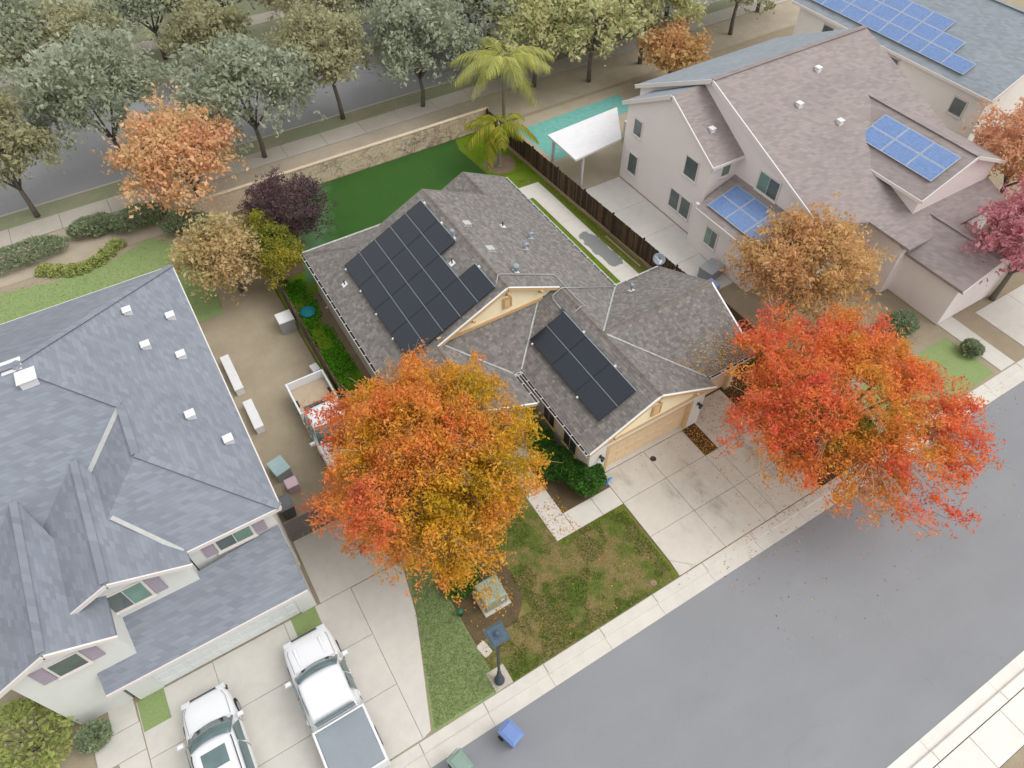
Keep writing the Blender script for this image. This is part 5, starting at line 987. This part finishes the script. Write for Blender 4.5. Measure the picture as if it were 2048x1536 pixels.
# ---------------------------------------------------------------- vehicles
def loft(mb, st, prof):
    """st: (y, half width, z0, z1); prof: list of (fw, fz) from bottom edge over the side to the centre line"""
    n = len(prof)*2; k = len(mb.v)
    for y, wd, z0, z1 in st:
        ring = [(wd*a, y, z0+(z1-z0)*b) for a, b in prof]; mb.v += [Vector(p) for p in ring]+[Vector((-p[0], p[1], p[2])) for p in reversed(ring)]
    for i in range(len(st)-1): mb.f += [(k+i*n+j, k+i*n+(j+1) % n, k+(i+1)*n+(j+1) % n, k+(i+1)*n+j) for j in range(n)]
    mb.f += [tuple(k+j for j in range(n)), tuple(k+(len(st)-1)*n+j for j in range(n-1, -1, -1))]; return mb
BODY = [(.9, 0), (1, .12), (1, .6), (.97, .8), (.88, .95), (.6, 1), (.2, 1.01)]; CAB = [(1, 0), (.97, .4), (.9, .8), (.8, .95), (.5, 1), (.15, 1.02)]
def wheel(root, x, y, r_):
    sg = 1 if x > 0 else -1; t = MB().tube([(x-sg*.11, y, r_), (x+sg*.11, y, r_)], r_, 18).build('wheel', 'tyre', root, True, False); MB().tube([(x+sg*.1, y, r_), (x+sg*.122, y, r_)], r_*.62, 14).build('rim', 'rim', t, False, False).location = (0, 0, 0)
def quadp(name, pts, mat, root, lift=0): mb = MB(); mb.slab(pts, .012); o = mb.build(name, mat, root, False, False); return o
def vehicle(label, x, y, truck, rz=0, group='white vehicles on the neighbouring drive', bed='tonneau', bz=1.12):
    """front at y=0 pointing to +y; body runs to -L"""
    L = 5.8 if truck else 4.9; hw = 1.0 if truck else .95; zb = .35 if truck else .28; hood = 1.12 if truck else 1.02
    r_ = thing('pickup_truck' if truck else 'sport_utility_car', label, 'pickup truck' if truck else 'car', (x, y, 0), rz, group)
    if truck: st = [(0, hw*.78, zb+.1, .86), (-.12, hw*.9, zb, 1.0), (-.4, hw*.97, zb-.03, hood-.03), (-1.35, hw, zb-.03, hood+.03), (-1.6, hw, zb-.03, hood+.03), (-3.6, hw, zb-.03, hood+.03)]
    else: st = [(0, hw*.62, zb+.12, .74), (-.1, hw*.8, zb+.02, .86), (-.4, hw*.94, zb-.03, .94), (-1.2, hw, zb-.03, hood), (-1.5, hw, zb-.03, hood+.03), (-3.6, hw, zb-.03, hood+.06), (-4.6, hw*.97, zb, hood+.05), (-L, hw*.86, zb+.1, hood)]
    b = loft(MB(), st, BODY).build('body', 'car_white', r_, True, False); m_ = b.modifiers.new('sub', 'SUBSURF'); m_.levels = 1; m_.render_levels = 2
    zc = hood; zt = 1.86 if truck else 1.74; c0, c1, c2, c3 = (-1.35, -1.95, -3.2, -3.5) if truck else (-1.25, -2.05, -4.1, -4.75)
    cb = MB(); cb_st = [(c0+.02, hw*.8, zc-.05, zc+.02), (c0-.1, hw*.86, zc-.05, zc+.1), (c1, hw*.9, zc-.05, zt-.03), (c1-.25, hw*.92, zc-.05, zt), (c2, hw*.9, zc-.05, zt-.01), (c3, hw*.84, zc-.05, zc+.35), (c3-.05, hw*.82, zc-.05, zc+.05)]
    loft(cb, cb_st, CAB); cab = cb.build('cabin', 'car_white', r_, True, False); m_ = cab.modifiers.new('sub', 'SUBSURF'); m_.levels = 1; m_.render_levels = 2
    # windscreen follows the slope between bonnet and roof
    ws = MB(); N = 8
    for i in range(N+1):
        u = -1+2*i/N; bow = .16*u*u
        for (yy, wd, zz) in ((c0-.02, hw*.86, zc+.06), ((c0+c1)/2+.015, hw*.82, (zc+zt)/2+.055), (c1+.02, hw*.74, zt-.015)): ws.v.append(Vector((u*wd, yy-bow+.03, zz+.035-.06*u*u)))
    for i in range(N): ws.f += [(i*3, i*3+3, i*3+4, i*3+1), (i*3+1, i*3+4, i*3+5, i*3+2)]
    o = ws.build('windscreen', 'glass_car', r_, True, False); o.modifiers.new('s', 'SOLIDIFY').thickness = .012
    for sg in (-1, 1):
        for ya, yb in (((c0-.42), (c1-.42)), ((c1-.5), (c2+.12)))+(() if truck else ((c2+.02, c3+.28),)):
            zlo = zc+.12; pts = [(sg*hw*.985, ya, zlo), (sg*hw*.985, yb, zlo), (sg*hw*.87, yb, zt-.16), (sg*hw*.87, ya-.25*(ya > c1), zt-.16)]
            mb = MB(); nrm = Vector((sg*.03, 0, .008)); mb.add(pts+[Vector(p)+nrm for p in pts], [(0, 1, 2, 3), (7, 6, 5, 4), (0, 1, 5, 4), (1, 2, 6, 5), (2, 3, 7, 6), (3, 0, 4, 7)]); mb.build('side_window', 'glass_car', r_, False, False)
        MB().bbox(min(sg*(hw+.02), sg*(hw+.24)), max(sg*(hw+.02), sg*(hw+.24)), c0-.35, c0-.2, zc+.05, zc+.24, .04).build('mirror', 'car_white', r_, False, False)
        MB().bbox(min(sg*hw*.52, sg*hw*.86), max(sg*hw*.52, sg*hw*.86), -.16, .02, .72 if not truck else .8, .86 if not truck else .98, .03).build('headlight', 'lens', r_, False, False)
        for yy in ((-1.05, -4.7) if truck else (-.95, -3.95)): wheel(r_, sg*(hw-.1), yy, .39 if truck else .36)
        for yy in (c1-.3, c2+.05): MB().box(min(sg*(hw-.0), sg*(hw+.03)), max(sg*(hw-.0), sg*(hw+.03)), yy-.1, yy+.06, zc-.12, zc-.08).build('door_handle', 'car_white', r_, False, False)
    MB().bbox(-hw*.5, hw*.5, -.03, .035, .55, .8 if not truck else .92, .02).build('grille', 'car_black', r_, False, False); MB().bbox(-hw*.85, hw*.85, -.1, .06, .34, .5, .04).build('bumper', 'car_black' if not truck else 'rim', r_, False, False)
    for sg in (-1, 1):
        MB().tube([(sg*hw*.8, c0-.0, hood+.015), (sg*hw*.8, -.5, hood-.03 if truck else .965), (sg*hw*.68, -.22, .97 if truck else .9)], .008, 4).build('bonnet_seam', 'car_black', r_, False, False)
        for yy in (c0-.3, c1-.45, c2-.1): MB().box(min(sg*(hw-.01), sg*(hw+.006)), max(sg*(hw-.01), sg*(hw+.006)), yy-.008, yy+.008, .45, hood-.1).build('door_seam', 'car_black', r_, False, False)
        MB().tube([(sg*.1, c0+.02, hood+.05), (sg*.55, c0-.06, hood+.12)], .012, 4).build('wiper', 'car_black', r_, False, False)
    if truck:
        yb0, yb1 = -3.62, -L; fl = MB()
        for a, b_, p, q, z0, z1 in ((-hw, -hw+.09, yb1, yb0, .4, 1.2), (hw-.09, hw, yb1, yb0, .4, 1.2), (-hw+.09, hw-.09, yb1, yb1+.08, .45, 1.2), (-hw+.09, hw-.09, yb0-.08, yb0, .4, 1.2)): fl.bbox(a, b_, p, q, z0, z1, .025)
        fl.build('cargo_bed', 'car_white', r_, False, False); MB().bbox(-hw+.1, hw-.1, yb1+.09, yb0-.09, bz, bz+.07, .02).build('bed_cover' if bed == 'tonneau' else 'bed_floor', bed, r_, False, False)
        MB().box(-hw*.75, hw*.75, c3-.075, c3-.03, zc+.16, zt-.2).build('rear_window', 'glass_car', r_, False, False)
        for u in (-.5, .5): MB().bbox(u-.06, u+.06, -1.2, -.45, hood+.005, hood+.03, .02).build('bonnet_crease', 'car_white', r_, False, False)
    else:
        MB().bbox(-.42, .42, c1-1.0, c1-.35, zt+.005, zt+.028, .012).build('sunroof', 'glass_car', r_, False, False)
        for sg in (-1, 1): MB().tube([(sg*.68, c1-.2, zt+.01), (sg*.7, c1-.4, zt+.06), (sg*.7, c2-.1, zt+.06), (sg*.68, c2-.3, zt-.01)], .02, 6).build('roof_rail', 'car_black', r_, True, False)
    return r_
vehicle('white car with a dark sunroof on the neighbouring drive', -6.15, 12.35, False); vehicle('white pickup truck with a grey bed cover on the neighbouring drive', -2.1, 12.45, True)
vehicle('white pickup truck with an open beige bed beside the side-yard fence', 2.6, 18.9, True, math.pi, 'white vehicles in the side yard', 'item_wood', .62)

# ---------------------------------------------------------------- trees and hedges outside the lot
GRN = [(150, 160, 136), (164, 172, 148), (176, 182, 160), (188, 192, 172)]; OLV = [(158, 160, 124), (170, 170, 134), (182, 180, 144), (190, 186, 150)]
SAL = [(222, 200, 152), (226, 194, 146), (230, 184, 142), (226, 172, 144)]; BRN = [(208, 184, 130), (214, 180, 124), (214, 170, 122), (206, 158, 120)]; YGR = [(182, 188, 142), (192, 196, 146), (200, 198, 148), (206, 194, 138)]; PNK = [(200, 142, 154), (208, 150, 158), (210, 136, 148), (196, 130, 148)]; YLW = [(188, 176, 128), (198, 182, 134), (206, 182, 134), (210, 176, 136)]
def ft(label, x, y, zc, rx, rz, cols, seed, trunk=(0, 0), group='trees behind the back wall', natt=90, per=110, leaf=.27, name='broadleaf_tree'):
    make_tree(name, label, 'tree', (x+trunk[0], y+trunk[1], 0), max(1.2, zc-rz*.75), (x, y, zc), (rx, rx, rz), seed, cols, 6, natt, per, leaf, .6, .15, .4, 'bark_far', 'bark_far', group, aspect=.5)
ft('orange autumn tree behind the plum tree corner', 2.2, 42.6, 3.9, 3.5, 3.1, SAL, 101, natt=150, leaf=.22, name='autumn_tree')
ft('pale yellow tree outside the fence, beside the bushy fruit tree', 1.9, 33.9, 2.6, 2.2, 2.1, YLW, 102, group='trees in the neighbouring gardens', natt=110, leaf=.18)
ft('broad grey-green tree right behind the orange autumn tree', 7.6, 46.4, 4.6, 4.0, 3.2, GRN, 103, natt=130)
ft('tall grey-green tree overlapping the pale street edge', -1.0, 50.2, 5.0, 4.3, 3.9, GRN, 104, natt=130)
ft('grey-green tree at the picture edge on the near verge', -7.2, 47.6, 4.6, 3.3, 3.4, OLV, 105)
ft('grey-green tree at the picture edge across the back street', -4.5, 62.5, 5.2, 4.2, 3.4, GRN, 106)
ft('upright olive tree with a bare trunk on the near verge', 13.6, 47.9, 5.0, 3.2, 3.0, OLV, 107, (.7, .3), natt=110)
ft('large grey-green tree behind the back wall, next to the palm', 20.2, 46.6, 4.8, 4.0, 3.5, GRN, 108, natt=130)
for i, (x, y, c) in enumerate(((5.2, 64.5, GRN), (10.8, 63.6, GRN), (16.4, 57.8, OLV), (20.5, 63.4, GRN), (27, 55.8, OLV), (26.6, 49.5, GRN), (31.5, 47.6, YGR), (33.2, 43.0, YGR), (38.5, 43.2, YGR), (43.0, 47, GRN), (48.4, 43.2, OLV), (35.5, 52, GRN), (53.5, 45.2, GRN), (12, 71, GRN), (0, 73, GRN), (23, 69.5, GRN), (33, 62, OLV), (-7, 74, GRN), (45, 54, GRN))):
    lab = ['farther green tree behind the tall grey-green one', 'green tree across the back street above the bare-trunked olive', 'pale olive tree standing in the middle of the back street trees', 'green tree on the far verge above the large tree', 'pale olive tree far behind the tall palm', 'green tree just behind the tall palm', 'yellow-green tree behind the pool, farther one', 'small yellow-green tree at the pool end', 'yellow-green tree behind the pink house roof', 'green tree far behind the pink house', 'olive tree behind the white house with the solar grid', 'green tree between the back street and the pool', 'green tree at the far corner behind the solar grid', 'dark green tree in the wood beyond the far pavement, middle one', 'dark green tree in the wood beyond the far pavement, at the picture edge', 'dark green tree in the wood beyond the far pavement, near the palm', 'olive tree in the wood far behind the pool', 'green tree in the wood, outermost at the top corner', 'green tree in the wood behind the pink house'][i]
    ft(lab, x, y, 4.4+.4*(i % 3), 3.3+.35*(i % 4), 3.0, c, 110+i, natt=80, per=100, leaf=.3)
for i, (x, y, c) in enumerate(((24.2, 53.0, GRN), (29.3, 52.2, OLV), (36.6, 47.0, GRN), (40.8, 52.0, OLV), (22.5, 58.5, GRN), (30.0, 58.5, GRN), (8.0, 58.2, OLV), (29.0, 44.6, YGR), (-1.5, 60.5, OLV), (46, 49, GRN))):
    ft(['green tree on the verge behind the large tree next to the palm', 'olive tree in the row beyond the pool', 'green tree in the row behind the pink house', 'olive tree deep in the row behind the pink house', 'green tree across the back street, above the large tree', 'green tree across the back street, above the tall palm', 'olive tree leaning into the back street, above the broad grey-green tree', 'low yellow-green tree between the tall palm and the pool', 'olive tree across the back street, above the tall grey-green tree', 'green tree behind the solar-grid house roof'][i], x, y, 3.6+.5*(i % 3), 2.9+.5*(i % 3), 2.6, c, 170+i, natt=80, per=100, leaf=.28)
ft('yellow-orange small tree behind the mauve roof ridge', 37.5, 38.5, 3.0, 2.0, 1.8, BRN, 131, natt=60, group='trees in the neighbouring gardens')
ft('golden-brown autumn tree between the side wing and the pink house', 27.3, 15.6, 3.7, 3.4, 2.7, BRN, 132, group='autumn trees in the front gardens', natt=170, per=130, leaf=.17, name='autumn_tree')
ft('orange-brown autumn tree in front of the white solar-grid house', 45.2, 15.6, 4.4, 3.2, 2.9, SAL[1:]+BRN[:1], 133, group='autumn trees in the front gardens', natt=120, leaf=.2, name='autumn_tree')
ft('magenta-leaved tree at the picture edge beyond the red tree', 38.8, 10.6, 4.3, 3.0, 3.1, PNK, 134, group='autumn trees in the front gardens', natt=120, leaf=.2, name='autumn_tree')
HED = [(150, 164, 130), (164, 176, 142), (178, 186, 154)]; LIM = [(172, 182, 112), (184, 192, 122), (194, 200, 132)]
for i, (x, y, rx, ry, h_, c) in enumerate(((-8.6, 43.2, 2.6, .9, 1.1, HED), (-4.2, 43.9, 1.5, .8, 1.0, HED), (-1.6, 43.2, 1.8, .9, 1.1, HED), (.8, 41.4, 1.4, .9, 1.0, HED), (-11.9, 14.0, 1.5, 1.5, 2.0, LIM), (-10.0, 13.1, .5, .5, .9, HED), (-8.9, 15.3, .5, .5, 1.4, HED), (28.6, 11.6, 1.1, .8, .9, HED), (32.2, 11.8, .9, .8, .9, HED), (34, 8.6, .5, .5, .7, HED), (40.5, 13.6, 1.2, 1.0, 1.4, HED), (43.5, 12, 1.4, 1.2, 1.3, HED))):
    shrub(['long clipped hedge at the picture edge of the back lawn', 'middle clipped hedge along the back lawn', 'clipped hedge along the back lawn below the orange tree', 'short hedge near the foot of the orange autumn tree', 'lime green shrub in front of the white house', 'small shrub beside the path of the white house', 'upright shrub at the white house corner', 'low shrub in the garden between the autumn trees', 'low shrub before the pink house wall', 'small round shrub beside the porch path', 'dark shrub below the porch roof of the pink house', 'broad shrub under the magenta-leaved tree'][i], x, y, rx, ry, h_, 140+i, c, 3500, .16, 'shrubs in the neighbouring gardens')
hd_ = thing('hedge', 'low curved lime green hedge on the back lawn', 'hedge', (-5.5, 41.0, 0)); hv = []; hc = []
for i in range(7):
    t_ = i/6; rg_ = np.random.default_rng(160+i); n_ = 900; d_ = rg_.normal(size=(n_, 3)); d_ /= np.linalg.norm(d_, axis=1)[:, None]; d_[:, 2] = np.abs(d_[:, 2]); rr_ = (.8+.25*rg_.random(n_))*(.8+.4*vnoise(d_, 2.5, i))
    P_ = d_*np.array([.55, .42, .5])*rr_[:, None]+np.array([-2.1+4.2*t_, .6-1.1*math.sin(t_*math.pi)+.2*t_, 0]); hv.append(leafquads(P_, .13, rg_, .55, .6)); hc.append(pal(LIM)[rg_.integers(3, size=n_)]*(.85+.3*rg_.random(n_))[:, None])
put('foliage', npmesh('foliage', np.concatenate(hv), 4, np.concatenate(hc), 'leaf'), hd_)
mb = MB()
for i in range(7): mb.tube([(-2.1+.7*i, .6-1.1*math.sin(i/6*math.pi)+.03*i, 0), (-2.05+.7*i, .62-1.1*math.sin(i/6*math.pi)+.03*i, .3)], .03, 5)
mb.build('stems', 'bark_far', hd_, False, False)['kind'] = 'stuff'

P = np.concatenate([area(26000, .7, 3.6, 6.95, 13.4, -.015, rng), area(9000, -14, -8.75, 6.95, 9.8, -.015, rng), area(16000, -12, .6, 33, 41, -.015, rng)]); P = P[~((P[:, 1] < 13.5) & (P[:, 0] > -5) & (P[:, 0] < .8+(P[:, 1]-7)*.31))]
scatter('grass', 'pale green grass blades on the neighbouring lawns', 'grass', P, .085, [(140, 160, 106), (156, 172, 120), (128, 146, 96), (166, 168, 124)], 79, aspect=.2, upright=True)
P = np.concatenate([area(420, 14, 34, 5.0, 6.4, GZ+.012, rng, lambda p: np.clip((p[:, 1]-4.6)/1.6, .05, 1)), area(160, 14, 30, 1, 5, GZ+.004, rng)])
scatter('fallen_leaves', 'leaves gathered in the gutter below the red tree', 'leaves', P, .075, LEAFC, 80)
